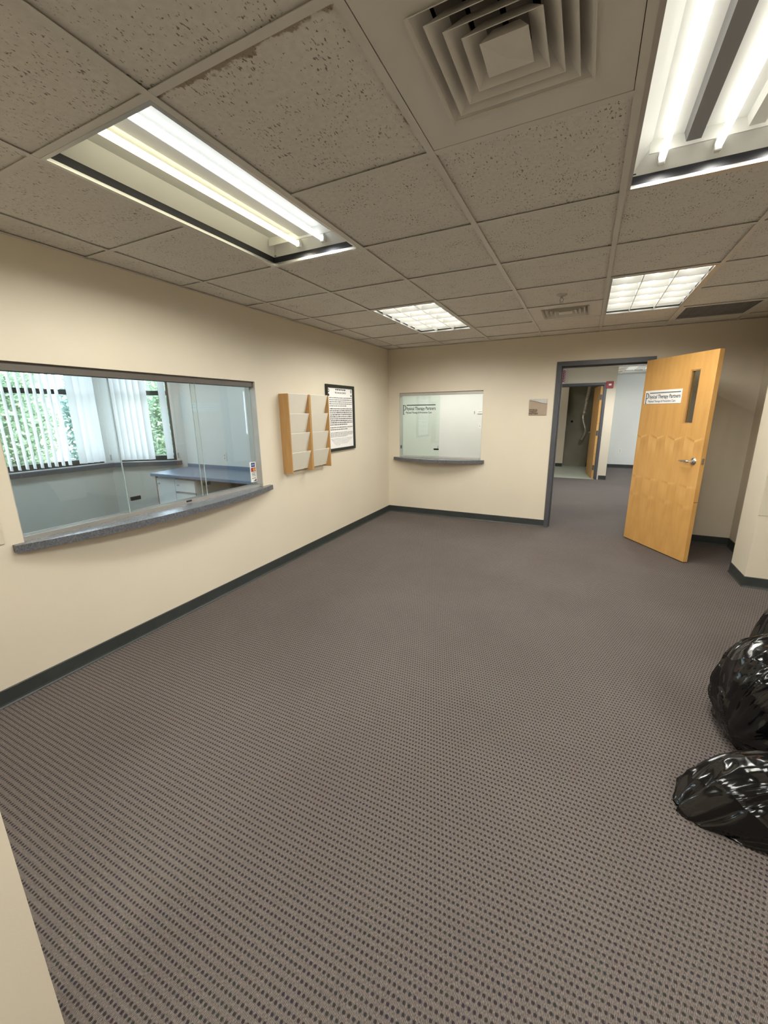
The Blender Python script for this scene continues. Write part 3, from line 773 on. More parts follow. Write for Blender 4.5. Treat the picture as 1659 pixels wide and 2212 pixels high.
# ================================================================== CEILING FIXTURES
def troffer(kind, label, i, j, tubes, covers, ox=GX, oy=GY, z=H, power=1.0, simple=False, group=None):
    x, y = ox+i*S, oy+j*S
    t = thing('ceiling_light', label, 'ceiling light', (x, y, z), group)
    W, L = S, 2*S
    a0, a1, c0, c1 = 0.022, W-0.022, 0.022, L-0.022      # opening at ceiling plane
    def add(name, b, m, smooth=False, auto=None): return obj(name, b, m, t, smooth, auto, local=True)
    # pan: sloped reflector sides and top
    b = bm_(); zt = 0.105; k0, k1, m0, m1 = a0+0.055, a1-0.055, c0+0.055, c1-0.055
    zb = 0.042 if kind == 'open' else 0.024
    lo = [(a0, c0, zb), (a1, c0, zb), (a1, c1, zb), (a0, c1, zb)]; hi = [(k0, m0, zt), (k1, m0, zt), (k1, m1, zt), (k0, m1, zt)]
    if kind == 'louver': hi = [(k0-0.035, m0-0.04, zt), (k1+0.035, m0-0.04, zt), (k1+0.035, m1+0.04, zt), (k0-0.035, m1+0.04, zt)]
    for q in range(4): poly(b, [lo[q], lo[(q+1) % 4], hi[(q+1) % 4], hi[q]])
    poly(b, hi)
    # outer shell so no light leaks up
    box(b, a0-0.006, a1+0.006, c0-0.006, c1+0.006, zt+0.004, zt+0.006)
    add('reflector_pan', b, M['reflector'])
    b = bm_()   # rim flange + silver inner lip
    def ring(b, e, w, z0, z1):
        box(b, a0-e, a0-e+w, c0-e, c1+e, z0, z1); box(b, a1+e-w, a1+e, c0-e, c1+e, z0, z1)
        box(b, a0-e+w, a1+e-w, c0-e, c0-e+w, z0, z1); box(b, a0-e+w, a1+e-w, c1+e-w, c1+e, z0, z1)
    ring(b, 0.010, 0.014, -0.001, 0.006); ring(b, 0.004, 0.005, 0.006, 0.0125)
    add('rim', b, M['alum'])
    b = bm_(); ring(b, 0.004, 0.006, 0.0125, zb+0.0005); add('gasket', b, M['gasket'])
    zt2 = 0.064
    for tx, tm in tubes:
        b = bm_(); n = 16
        tube(b, [(tx, c0+0.055, zt2), (tx, c1-0.055, zt2)], 0.0128, n); add('lamp_tube', b, tm, True, 60)
        if not simple:
            for yy in (c0+0.030, c1-0.055):
                b = bm_(); box(b, tx-0.012, tx+0.012, yy, yy+0.025, zt2-0.018, zt); bevel(b, 0.003, 1); add('lamp_holder', b, M['offwhite'])
    def lamp(kind_, loc, e, col, **kw):
        l = bpy.data.lights.new('lamp', kind_); l.energy = e; l.color = col
        for k_, v_ in kw.items():
            if k_ != 'rot': setattr(l, k_, v_)
        o = bpy.data.objects.new('lamp', l); COL.objects.link(o); o.parent = t; o.location = loc
        o.rotation_euler = kw.get('rot', (0, 0, 0))
    if kind == 'open':      # row of added downward spots under each tube, carrying its room light
        for tx, tm in tubes:
            for q in range(10):
                lamp('SPOT', (tx, c0+0.08+(c1-c0-0.16)*q/9, zt2-0.028), STRIP*power/10, LAMPCOL[tm.name], spot_size=math.radians(170), spot_blend=0.4, shadow_soft_size=0.012)
    else:                   # one added unseen spot in each louvre cell, carrying the tubes' room light
        col_ = LAMPCOL[tubes[0][1].name]
        for qx in range(3):
            for qy in range(6):
                lamp('SPOT', (a0+(a1-a0)*(qx+0.5)/3, c0+(c1-c0)*(qy+0.5)/6, 0.004), CELL*power, col_, spot_size=math.radians(168), spot_blend=0.55, shadow_soft_size=0.0)
    for cx, cw, cm in covers:
        b = bm_(); prof = [(cx-cw/2, zt), (cx-cw*0.36, zt-0.030), (cx+cw*0.36, zt-0.030), (cx+cw/2, zt)]
        prism(b, [(u, c0+0.075, v) for u, v in prof], (0, c1-c0-0.15, 0)); add('ballast_cover', b, cm)
    if kind == 'open' and not simple:
        for yy0, yy1 in ((c0+0.068, c0+0.074), (c1-0.100, c1-0.094)):
            b = bm_(); box(b, a0+0.05, a1-0.05, yy0, yy1, 0.064, zt); add('end_bracket', b, M['reflector'])
        for sx in (a0+0.008, a1-0.018):
            b = bm_(); box(b, sx, sx+0.010, c1-0.0068, c1-0.0058, 0.046, 0.066); add('latch_slot', b, M['gasket'])
    if kind == 'louver':
        # parabolic louvre: 3 x 6 cells, each blade a slim wedge
        zl0, zl1 = 0.004, 0.042
        for q in range(1, 3):
            xx = a0+(a1-a0)*q/3
            b = bm_(); prism(b, [(xx-0.0025, c0, zl0), (xx+0.0025, c0, zl0), (xx+0.006, c0, zl1), (xx-0.006, c0, zl1)], (0, c1-c0, 0)); add('louver_blade', b, M['louver'])
        for q in range(1, 6):
            yy = c0+(c1-c0)*q/6
            b = bm_(); prism(b, [(a0, yy-0.0025, zl0), (a0, yy+0.0025, zl0), (a0, yy+0.006, zl1), (a0, yy-0.006, zl1)], (a1-a0, 0, 0)); add('louver_blade', b, M['louver'])
    return t
M['louver'] = paint('white_louver_blade', (0.86, 0.86, 0.82), 0.28, 0.02, 8, 0.0)
troffer('open', 'open fluorescent troffer at upper left with one cool and one yellowish tube', -2, 0,
        [(0.237, M['tube_warm']), (0.399, M['tube_cool'])], [(0.318, 0.10, M['reflector']), (0.495, 0.055, M['cover'])])
troffer('open', 'open fluorescent troffer cut off by the upper right corner', 1, 0,
        [(0.119, M['tube_neutral']), (0.290, M['tube_neutral']), (0.470, M['tube_neutral'])], [(0.205, 0.062, M['cover']), (0.38, 0.06, M['reflector'])])
troffer('open', 'unseen daylight white fill light added above the office desk', 0, 0, [(0.14, M['tube_day_fill']), (0.30, M['tube_day_fill']), (0.47, M['tube_day_fill'])], [], ox=-4.6, oy=1.6, z=2.50, simple=True, power=0.7)  # out of view, added to brighten the office walls
tn = [(0.12, M['tube_neutral']), (0.305, M['tube_neutral']), (0.49, M['tube_neutral'])]
tl_ = [(q, M['tube_louver']) for q in (0.12, 0.305, 0.49)]
troffer('louver', 'louvered ceiling light near the back left corner', -2, 4, tl_, [])
troffer('louver', 'louvered ceiling light in front of the open birch door', 1, 4, tl_, [])
troffer('open', 'fluorescent ceiling light above the viewer at left', -2, -4, tn[::2], [], simple=True)
troffer('open', 'fluorescent ceiling light above the viewer at right', 1, -4, tn[::2], [], simple=True)
troffer('open', 'unseen fill light added right of the picture over the bin bags', 4, 0, tn[::2], [], simple=True)  # out of view, added so the pier gets more light
troffer('open', 'unseen fill light added in the back right part of the room', 4, -4, tn[::2], [], simple=True)  # second added fill light on the unseen right side
troffer('louver', 'small unseen fill light added inside the far closet', 0, 0, tn[::2], [], ox=-1.0, oy=10.3, z=2.45, simple=True, power=0.3)  # out of view, added to lift the dark closet
ts = [(0.14, M['tube_side']), (0.47, M['tube_side'])]
troffer('louver', 'unseen ceiling light added over the corridor to brighten the closet floor', 1, 9, ts, [], oy=GY+1.2, simple=True, power=2.0)  # out of view, set near the closet to light its floor
troffer('louver', 'ceiling light at the end of the far room above the doorway view', 2, 13, ts, [], oy=GY+1.2, simple=True, power=0.35)
troffer('louver', 'ceiling light at the right of the far room', 4, 10, ts, [], oy=GY+1.2, simple=True, power=0.6)
troffer('open', 'fluorescent light in the room behind the back hatch', 0, 0, [(0.14, M['tube_rear']), (0.47, M['tube_rear'])], [], ox=-2.6, oy=5.78, z=2.335, simple=True, power=1.75)

def diffuser(label, i, j):
    x, y = GX+(i+0.5)*S, GY+(j+0.5)*S
    t = thing('air_diffuser', label, 'air vent', (x, y, H), 'square ceiling air diffusers')
    w = 0.291; hw = 0.186
    def fr(b, oa, ob, z0, z1):   # square frustum ring, outer half oa at z0 -> ob at z1
        A = [(-oa, -oa, z0), (oa, -oa, z0), (oa, oa, z0), (-oa, oa, z0)]; B = [(-ob, -ob, z1), (ob, -ob, z1), (ob, ob, z1), (-ob, ob, z1)]
        A = [b.verts.new(p) for p in A]; B = [b.verts.new(p) for p in B]
        for q in range(4): b.faces.new((A[q], A[(q+1) % 4], B[(q+1) % 4], B[q]))
    def add(name, b, m): return obj(name, b, m, t, local=True)
    b = bm_()
    for s0, s1, u0, u1 in ((-w, -hw, -w, w), (hw, w, -w, w), (-hw, hw, -w, -hw), (-hw, hw, hw, w)): box(b, s0, s1, u0, u1, 0.001, 0.006)
    add('face_panel', b, M['diffuser'])
    b = bm_(); fr(b, hw+0.001, hw-0.004, 0.003, 0.06); add('throat', b, M['diffuser'])
    for k, c in enumerate((0.196, 0.161, 0.126, 0.091)):
        b = bm_(); fr(b, c, c-0.040, -0.006, 0.038); fr(b, c-0.0025, c-0.0425, -0.006, 0.038)
        A = [(-c, -c), (c, -c), (c, c), (-c, c)]; c2 = c-0.0025
        for q in range(4):
            p, r = A[q], A[(q+1) % 4]; f = c2/c
            poly(b, [(p[0], p[1], -0.006), (r[0], r[1], -0.006), (r[0]*f, r[1]*f, -0.006), (p[0]*f, p[1]*f, -0.006)])
        add('louver_ring', b, M['diffuser'])
    b = bm_(); c = 0.056
    q = [(-c, -c, -0.006), (c, -c, -0.006), (c, c, -0.006), (-c, c, -0.006)]
    for a in range(4): poly(b, [q[a], q[(a+1) % 4], (0, 0, -0.016)])
    q2 = [(p[0]*0.55, p[1]*0.55, 0.03) for p in q]
    for a in range(4): poly(b, [q[a], q[(a+1) % 4], q2[(a+1) % 4], q2[a]])
    add('centre_cone', b, M['diffuser'])
    b = bm_(); fr(b, hw-0.004, hw-0.004, 0.06, 0.16)
    poly(b, [(-hw, -hw, 0.16), (hw, -hw, 0.16), (hw, hw, 0.16), (-hw, hw, 0.16)]); add('duct_collar', b, M['dark'])
    for k in range(5):
        b = bm_(); xx = -0.15+0.075*k; prism(b, [(xx, -0.19, 0.05), (xx+0.05, -0.19, 0.085), (xx+0.05, 0.19, 0.085), (xx, 0.19, 0.05)], (0.001, 0, 0.001)); add('damper_blade', b, M['eggcrate'])
    return t
diffuser('large square air diffuser at the top of the picture', 0, 0)
diffuser('distant square air diffuser beside the far right ceiling light', 0, 5)

# return grille (egg crate) above the open door
gx, gy = GX+2.5*S, GY+6.5*S
t = thing('return_grille', 'dark square return air grille above the niche', 'air vent', (gx, gy, H))
b = bm_(); w = 0.293
for s0, s1, u0, u1 in ((-w, -w+0.03, -w, w), (w-0.03, w, -w, w), (-w+0.03, w-0.03, -w, -w+0.03), (-w+0.03, w-0.03, w-0.03, w)): box(b, s0, s1, u0, u1, 0.001, 0.006)
obj('grille_frame', b, M['grid'], t, local=True)
b = bm_(); n = 20
for k in range(1, n):
    p = -w+0.03+(2*w-0.06)*k/n
    box(b, p-0.0006, p+0.0006, -w+0.03, w-0.03, 0.004, 0.020); box(b, -w+0.03, w-0.03, p-0.0006, p+0.0006, 0.004, 0.020)
o = obj('egg_crate', b, M['eggcrate'], t, local=True); o['kind'] = 'stuff'
b = bm_(); box(b, -w, w, -w, w, 0.14, 0.145)
for s0, s1, u0, u1 in ((-w, -w+0.004, -w, w), (w-0.004, w, -w, w), (-w, w, -w, -w+0.004), (-w, w, w-0.004, w)): box(b, s0, s1, u0, u1, 0.021, 0.14)
obj('plenum_box', b, M['dark'], t, local=True)

# sprinkler
t = thing('fire_sprinkler', 'small chrome pendent sprinkler head on the ceiling', 'sprinkler', (-0.259, 3.673, H))
b = bm_(); lathe(b, [(0.038, 0.006), (0.036, -0.002), (0.020, -0.010), (0.012, -0.012)], (0, 0, 1), (0, 0, 0), 20); obj('escutcheon', b, M['alum_dull'], t, True, 40, local=True)
b = bm_(); tube(b, [(0, 0, -0.01), (0, 0, -0.022)], 0.009, 10)
for s_ in (-1, 1): tube(b, [(s_*0.008, 0, -0.02), (s_*0.013, 0, -0.032), (s_*0.004, 0, -0.05)], 0.0025, 6)
obj('frame', b, M['greymetal'], t, local=True)
b = bm_(); lathe(b, [(0.016, -0.052), (0.016, -0.0505)], (0, 0, 1), (0, 0, 0), 16); obj('deflector_plate', b, M['greymetal'], t, local=True)

# ================================================================== WALL THINGS
def rack(label, y0, y1):
    t = thing('magazine_rack', label, 'rack', (XL, (y0+y1)/2, 0.915), 'wall magazine racks')
    zb, zt, dp, th = 0.917, 1.672, 0.112, 0.013
    for k, (a, e) in enumerate(((y0, y0+th), (y1-th, y1))):
        b = bm_(); prism(b, [(XL+0.001, a, zb), (XL+dp, a, zb), (XL+dp, a, zt-0.006), (XL+dp-0.006, a, zt), (XL+0.001, a, zt)], (0, th, 0)); bevel(b, 0.0015, 1)
        obj('side_panel', b, M['maple'], t)
    b = bm_(); box(b, XL+0.001, XL+0.006, y0+th, y1-th, zb+0.03, zt-0.012); obj('back_board', b, M['palegrey'], t)
    n = 4; hgt = (zt-zb-0.012)/n
    for k in range(n):
        z0 = zb+0.020+k*hgt - (0.0 if k == 0 else 0.02); z1 = zb+0.012+(k+1)*hgt
        b = bm_()
        prism(b, [(XL+0.046, y0+th, z0), (XL+0.051, y0+th, z0), (XL+dp-0.010, y0+th, z1-0.004), (XL+dp-0.010, y0+th, z1), (XL+dp-0.016, y0+th, z1)], (0, y1-y0-2*th, 0))
        pf = obj('pocket_front', b, M['palegrey'], t)
        b = bm_(); box(b, XL+dp-0.016, XL+dp-0.0085, y0+th, y1-th, z1, z1+0.003); obj('edge_highlight', b, M['paper'], pf)  # white strip paints the highlight along each pocket's top edge
        b = bm_(); prism(b, [(XL+0.006, y0+th, z0), (XL+0.052, y0+th, z0), (XL+0.052, y0+th, z0+0.004), (XL+0.006, y0+th, z0+0.004)], (0, y1-y0-2*th, 0)); obj('pocket_floor', b, M['palegrey'], t)
    return t
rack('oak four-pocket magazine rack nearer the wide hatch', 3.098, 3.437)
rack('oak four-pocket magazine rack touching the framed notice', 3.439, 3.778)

# framed notice
fy0, fy1, fz0, fz1 = 3.876, 4.484, 1.056, 1.803
t = thing('framed_notice', 'printed notice in a black frame beside the magazine racks', 'notice', (XL, (fy0+fy1)/2, fz0))
b = bm_(); fwid = 0.032
for s0, s1, u0, u1 in ((fy0, fy0+fwid, fz0, fz1), (fy1-fwid, fy1, fz0, fz1), (fy0+fwid, fy1-fwid, fz0, fz0+fwid), (fy0+fwid, fy1-fwid, fz1-fwid, fz1)):
    box(b, XL+0.001, XL+0.022, s0, s1, u0, u1)
obj('picture_frame', b, M['blackframe'], t)
b = bm_(); box(b, XL+0.001, XL+0.008, fy0+fwid, fy1-fwid, fz0+fwid, fz1-fwid); obj('notice_sheet', b, M['paper'], t)
rr = random.Random(3); xf = XL+0.0082
def words(z, h, a, e, m, gap=0.010, wmin=0.012, wmax=0.055):
    b = bm_(); y = a
    while y < e-0.006:
        w = min(rr.uniform(wmin, wmax), e-y); hh = h*rr.uniform(0.75, 1.0)
        box(b, xf, xf+0.0004, y, y+w, z, z+hh); y += w+gap
    o = obj('text_line', b, m, t); o['kind'] = 'stuff'
A, E_ = fy0+fwid+0.035, fy1-fwid-0.012
words(1.744, 0.016, fy0+0.20, fy0+0.42, M['ink'], 0.008, 0.02, 0.05)
tb = text_bm('FREE LANGUAGE SERVICES', 0.026); xs_ = [v.co.x for v in tb.verts]; bmesh.ops.scale(tb, verts=tb.verts, vec=(0.235/(max(xs_)-min(xs_)), 1, 1))
obj('lettering', place(tb, (xf+0.0004, fy0+0.19, 1.708), (0, 1, 0), (0, 0, 1)), M['ink'], t)
z = 1.655
for n_, m, h, st in ((5, 'greyink', 0.0105, 0.0225), (9, 'ink', 0.011, 0.0225), (2, 'greyink', 0.012, 0.0235), (4, 'greyink', 0.007, 0.0150), (6, 'fadedink', 0.005, 0.0145)):
    for q in range(n_):
        last = q == n_-1
        words(z, h, A if m != 'fadedink' else A+0.02*q, (A+(E_-A)*(0.75 if m != 'fadedink' else 0.4)) if last else E_ - (0.03*q if m == 'fadedink' else 0), M[m], 0.006); z -= st
    z -= 0.010
for yy in (fy0+fwid+0.006, fy1-fwid-0.050):     # little corner emblems
    b = bm_(); lathe(b, [(0.018, 0), (0.018, 0.0004)], (1, 0, 0), (xf, yy+0.022, 1.738), 14); box(b, xf, xf+0.0004, yy+0.012, yy+0.034, 1.678, 1.700); obj('emblem', b, M['ink'], t)
    b = bm_(); lathe(b, [(0.009, 0), (0.009, 0.0006)], (1, 0, 0), (xf, yy+0.022, 1.738), 12); box(b, xf, xf+0.0006, yy+0.018, yy+0.028, 1.700, 1.720); obj('emblem', b, M['paper'], t)

# name plaque
px0, px1, pz0, pz1 = -0.661, -0.452, 1.434, 1.631
t = thing('name_plaque', 'taupe and grey name plaque left of the doorway', 'sign', ((px0+px1)/2, YB, pz0))
b = bm_(); n = 12
low = [(px0, YB-0.001, pz0), (px1, YB-0.001, pz0)]
curve = [(px0+(px1-px0)*k/n, pz1-0.022 - 0.040*(0.5-0.5*math.cos(math.pi*k/n))) for k in range(n+1)]
prism(b, low + [(u, YB-0.001, v) for u, v in curve[::-1]], (0, -0.008, 0)); obj('plaque_panel', b, M['brownpl'], t)
b = bm_(); prism(b, [(u, YB-0.001, v+0.0045) for u, v in curve] + [(px1, YB-0.001, pz1), (px0, YB-0.001, pz1)], (0, -0.006, 0)); obj('plaque_top', b, M['greypl'], t)
b = bm_()
for (u0, v0), (u1, v1) in zip(curve, curve[1:]): prism(b, [(u0, YB-0.001, v0), (u1, YB-0.001, v1), (u1, YB-0.001, v1+0.0045), (u0, YB-0.001, v0+0.0045)], (0, -0.009, 0))
obj('plaque_band', b, M['brownink'], t)
for k, s_ in enumerate(('PHYSICAL', 'THERAPY', 'PARTNERS')):
    tb = text_bm(s_, 0.027, 0.82, ext=0.0006, bold=0.0011); obj('lettering', place(tb, (px0+0.006, YB-0.0093, 1.4895-0.0225*k), (1, 0, 0), (0, 0, 1)), M['brownink'], t)

# plate at the far left, panel on the pier
b = bm_(); box(b, XL+0.001, XL+0.007, 0.60, 0.907, 0.857, 1.10); bevel(b, 0.002, 1)
tag(obj('wall_plate', b, M['plank']), 'pale beige plate on the wall left of the wide hatch', 'wall plate')
b = bm_(); box(b, 1.3455, 1.95, 4.229, 4.2345, 0.632, 1.9); bevel(b, 0.001, 1)
tag(obj('wall_panel', b, M['plank']), 'thin beige panel fixed to the right wall pier', 'panel')

# alarm strobe, striped sign, outlets
t = thing('fire_alarm', 'red fire alarm strobe beside the closet doorway', 'alarm', (0.37, CY, 1.93))
b = bm_(); box(b, 0.302, 0.437, CY-0.045, CY-0.001, 1.928, 2.063); bevel(b, 0.006, 2); obj('alarm_body', b, M['red'], t)
b = bm_(); box(b, 0.347, 0.402, CY-0.07, CY-0.045, 1.975, 2.015); bevel(b, 0.010, 2); obj('strobe_lens', b, M['offwhite'], t)
t = thing('striped_sign', 'narrow red and white striped sign at the top of the far doorway', 'sign', (-0.52, CY, 2.03))
b = bm_(); box(b, -0.62, -0.482, CY-0.010, CY-0.001, 2.055, 2.345); obj('sign_panel', b, M['paper'], t)
b = bm_(); box(b, -0.61, -0.528, CY-0.012, CY-0.010, 2.075, 2.325); obj('red_field', b, M['crimson'], t)
for k in range(8):
    b = bm_(); z0 = 2.075+k*0.032; prism(b, [(-0.528, CY-0.010, z0+0.018), (-0.488, CY-0.010, z0-0.008), (-0.488, CY-0.010, z0+0.008), (-0.528, CY-0.010, z0+0.034)], (0, -0.002, 0)); obj('stripe', b, M['crimson'], t)
def outlet(label, c, n, r, h=0.115, w=0.072, kind='outlet'):
    """c centre, n normal, r horizontal dir"""
    c, n, r = Vector(c), Vector(n), Vector(r); t = thing('wall_outlet', label, 'outlet', c)
    b = bm_(); box(b, -w/2, w/2, -h/2, h/2, 0.0005, 0.006); bevel(b, 0.002, 1); obj('cover_plate', place(b, c, r, (0, 0, 1)), M['offwhite'], t)
    for s_ in (-0.021, 0.021):
        b = bm_(); lathe(b, [(0.016, 0.006), (0.016, 0.0085)], (0, 0, 1), (0, s_, 0), 14); sk = obj('socket', place(b, c, r, (0, 0, 1)), M['palegrey'], t)
        b = bm_(); box(b, -0.007, -0.005, s_-0.004, s_+0.006, 0.0086, 0.009); box(b, 0.005, 0.007, s_-0.004, s_+0.006, 0.0086, 0.009); obj('slot', place(b, c, r, (0, 0, 1)), M['ink'], sk)
outlet('white outlet on the office wall above the desk', (-4.515, 4.12, 0.910), (0, -1, 0), (1, 0, 0))
outlet('white outlet low on the far room wall', (0.865, 12.2, 0.445), (0, -1, 0), (1, 0, 0), 0.125, 0.085)

# rear-room wall devices (thermostat, switch, hook)
t = thing('thermostat', 'white thermostat on the wall behind the back hatch', 'thermostat', (-1.845, 8.0, 1.44))
b = bm_(); box(b, -1.905, -1.785, 7.97, 7.999, 1.445, 1.515); bevel(b, 0.005, 2); obj('thermostat_body', b, M['offwhite'], t)
b = bm_(); box(b, -1.880, -1.81, 7.968, 7.970, 1.476, 1.482); obj('slot', b, M['greyink'], t)
t = thing('light_switch', 'white double light switch below the thermostat', 'light switch', (-1.82, 8.0, 1.15))
b = bm_(); box(b, -1.868, -1.75, 7.992, 7.999, 1.155, 1.27); bevel(b, 0.002, 1); obj('cover_plate', b, M['offwhite'], t)
for xx in (-1.845, -1.79):
    b = bm_(); prism(b, [(xx-0.005, 7.992, 1.20), (xx-0.005, 7.980, 1.222), (xx-0.005, 7.992, 1.222)], (0.010, 0, 0)); obj('toggle', b, M['palegrey'], t)
b = bm_(); box(b, -1.968, -1.956, 7.985, 7.999, 1.44, 1.495); bevel(b, 0.002, 1); tag(obj('wall_hook', b, M['greymetal']), 'small grey hook on the wall behind the back hatch', 'hook')

# ================================================================== CLOSET THINGS
t = thing('flexible_duct', 'silver flexible duct hanging inside the far closet', 'duct', (0.0, 12.0, 0.75))
path = [(0.01, 11.95, 2.32), (0.0, 11.95, 2.05), (-0.04, 11.95, 1.62), (-0.075, 11.95, 1.31), (-0.05, 11.95, 1.18), (0.005, 11.95, 1.03), (0.008, 11.95, 0.93), (-0.025, 11.95, 0.82), (-0.075, 11.95, 0.72)]
pp = []
for k in range(len(path)-1):
    a, e = Vector(path[k]), Vector(path[k+1])
    for q in range(8): pp.append(a.lerp(e, q/8))
pp.append(Vector(path[-1]))
for _ in range(3): pp = [pp[0]] + [(pp[k-1]+pp[k]*2+pp[k+1])/4 for k in range(1, len(pp)-1)] + [pp[-1]]
pq = []
for k in range(len(pp)-1): pq += [pp[k], pp[k].lerp(pp[k+1], 0.5)]
b = bm_(); tube(b, pq, [0.040+0.0045*(k % 2) for k in range(len(pq))], 14, False); obj('corrugated_hose', b, M['foil'], t)
b = bm_(); tube(b, [pp[-2], pp[-1]], 0.036, 14); obj('hose_end', b, M['hole'], t)
b = bm_(); lathe(b, [(0.03, 0), (0.03, 0.006)], (0, -1, 0), (-0.342, 12.249, 1.194), 16); tag(obj('wall_hole', b, M['hole']), 'dark round hole in the closet back wall', 'wall hole')
b = bm_(); box(b, 0.10, 0.16, 12.15, 12.249, 0.004, 0.11); bevel(b, 0.004, 1); tag(obj('floor_block', b, M['base']), 'small black block on the closet floor beside the door', 'block')

# ================================================================== OFFICE
# windows
def frame_window(root, tr, u0, u1, z0, z1, mull, verts_u):
    """black aluminium window authored in wall coords through tr(u, t, z)"""
    def bx(b, a, e, t0, t1, c, d):
        for v in box(b, a, e, t0, t1, c, d): v.co = tr(*v.co)
    fw = 0.045
    for nm, a in (('window_frame', [(u0, u0+fw, z0, z1), (u1-fw, u1, z0, z1), (u0+fw, u1-fw, z0, z0+0.075), (u0+fw, u1-fw, z1-fw, z1)]), ('mullion', [(u0+fw, u1-fw, mull[0], mull[1])])):
        b = bm_()
        for q in a: bx(b, q[0], q[1], 0.045, 0.095, q[2], q[3])
        obj(nm, b, M['blackframe'], root)
    for vu in verts_u:
        b = bm_(); bx(b, vu-0.02, vu+0.02, 0.047, 0.093, z0+0.075, mull[0]); obj('mullion', b, M['blackframe'], root)
        b = bm_(); bx(b, vu-0.02, vu+0.02, 0.047, 0.093, mull[1], z1-fw); obj('mullion', b, M['blackframe'], root)
    for c, d in ((z0+0.075, mull[0]), (mull[1], z1-fw)):
        b = bm_(); bx(b, u0+fw, u1-fw, 0.068, 0.072, c, d); obj('glass_pane', b, M['glass_out'], root)
trO = lambda u, t, z: Vector((-6.10-t, u, z))
trD = lambda u, t, z: Vector(((DA+dd*u-dn*t).x, (DA+dd*u-dn*t).y, z))
w3 = thing('window_3', 'wide office window with black frame looking onto foliage', 'window', (-6.16, 2.3, 0.835), kind='structure')
frame_window(w3, trO, OW0, OW1, 0.835, 2.25, (1.765, 1.828), [])
w4 = thing('window_4', 'narrow window in the angled office wall', 'window', (-5.7, 3.85, 0.835), kind='structure')
frame_window(w4, trD, UA, UB, 0.835, 2.25, (1.765, 1.828), [])
b = bm_(); box(b, -6.10, -6.01, -0.35, 3.50, 0.775, 0.833)
def dprism(b, u0, u1, t0, t1, z0, z1):
    for v in box(b, u0, u1, t0, t1, z0, z1): v.co = trD(*v.co)
dprism(b, 0.045, 0.925, -0.085, 0.0, 0.775, 0.833)
struct('trim_1', b, M['sill'], 'slate grey window sill running around the office corner', 'window sill')

def blind(label, tr, items, z0, z1, rail, cord_u, group='vertical blinds in the office'):
    p = tr((rail[0]+rail[1])/2, -0.05, z0)
    t = thing('vertical_blind', label, 'blind', p, group)
    w = 0.089
    for u, ang in items:
        b = bm_(); n = 6; pts = []
        for k in range(n+1):
            s_ = (k/n-0.5)*w; bow = 0.008*(1-(2*k/n-1)**2)
            pts.append((s_*math.cos(ang)-bow*math.sin(ang), s_*math.sin(ang)+bow*math.cos(ang)))
        for side in (0,):
            lo = [b.verts.new(tr(u+a, -0.055+c, z0)) for a, c in pts]; hi = [b.verts.new(tr(u+a, -0.055+c, z1)) for a, c in pts]
            for k in range(n): b.faces.new((lo[k], lo[k+1], hi[k+1], hi[k]))
        obj('vane', b, M['vane'], t, True)
    b = bm_()
    for v in box(b, rail[0], rail[1], -0.08, -0.03, z1+0.012, z1+0.05): v.co = tr(*v.co)
    obj('head_rail', b, M['offwhite'], t)
    b = bm_(); tube(b, [tr(cord_u, -0.06, z1+0.01), tr(cord_u+0.004, -0.06, 1.5), tr(cord_u-0.006, -0.065, 1.15), tr(cord_u, -0.06, 0.90)], 0.0035, 6); obj('pull_cord', b, M['offwhite'], t)
    b = bm_(); tube(b, [tr(cord_u, -0.06, 0.95), tr(cord_u, -0.06, 0.87)], 0.010, 8); obj('cord_weight', b, M['greymetal'], t)
OPEN = math.radians(88)
it = [(-0.16+0.0775*k, OPEN+random.uniform(-0.06, 0.06)) for k in range(41)]
it += [(3.10+0.08*k, math.radians(-40-5*k)) for k in range(4)]
blind('white vertical blind with open vanes on the wide office window', trO, it, 0.865, 2.20, (OW0, OW1), 3.46)
it = [(0.155+0.078*k, math.radians(22+3*k)) for k in range(6)] + [(0.79, math.radians(28))]
blind('white vertical blind drawn halfway on the narrow angled window', trD, it, 0.865, 2.20, (UA, UB), 0.90)

# desk
t = thing('desk_worktop', 'blue-grey laminate desk top along the office wall', 'desk', (-4.2, 3.76, 0.70))
b = bm_(); prism(b, [(-5.155, 3.415, 0.702), (-2.745, 3.415, 0.702), (-2.745, 4.118, 0.702), (-5.285, 4.118, 0.702), (-5.29, 4.10, 0.702)], (0, 0, 0.038)); bevel(b, 0.004, 1); obj('worktop', b, M['desklam'], t)
b = bm_(); box(b, -5.275, -2.745, 4.098, 4.119, 0.740, 0.785); obj('backsplash', b, M['desklam'], t)
t = thing('desk_cabinet', 'white cabinet with a door and drawers under the desk', 'cabinet', (-4.77, 3.78, 0))
cx0, cx1, cy0, cz1 = -5.14, -4.385, 3.47, 0.700
b = bm_(); box(b, cx0+0.016, cx1, cy0+0.02, 4.10, 0.08, cz1); box(b, cx0+0.05, cx1-0.02, cy0+0.07, 4.08, 0.0, 0.08); obj('carcass', b, M['cabinet'], t)
b = bm_(); box(b, cx0, cx0+0.015, cy0, 4.10, 0.0, cz1); obj('side_panel', b, M['edgewood'], t)
b = bm_(); box(b, cx0+0.019, -4.765, cy0, cy0+0.018, 0.09, 0.672); dr = obj('cabinet_door', b, M['cabinet'], t)
b = bm_(); lathe(b, [(0.011, 0), (0.011, 0.006), (0.004, 0.008)], (0, -1, 0), (-5.07, cy0, 0.60), 12); box(b, -5.072, -5.068, cy0-0.03, cy0-0.008, 0.592, 0.608); box(b, -5.08, -5.065, cy0-0.034, cy0-0.030, 0.56, 0.61); obj('lock_key', b, M['chrome'], dr)
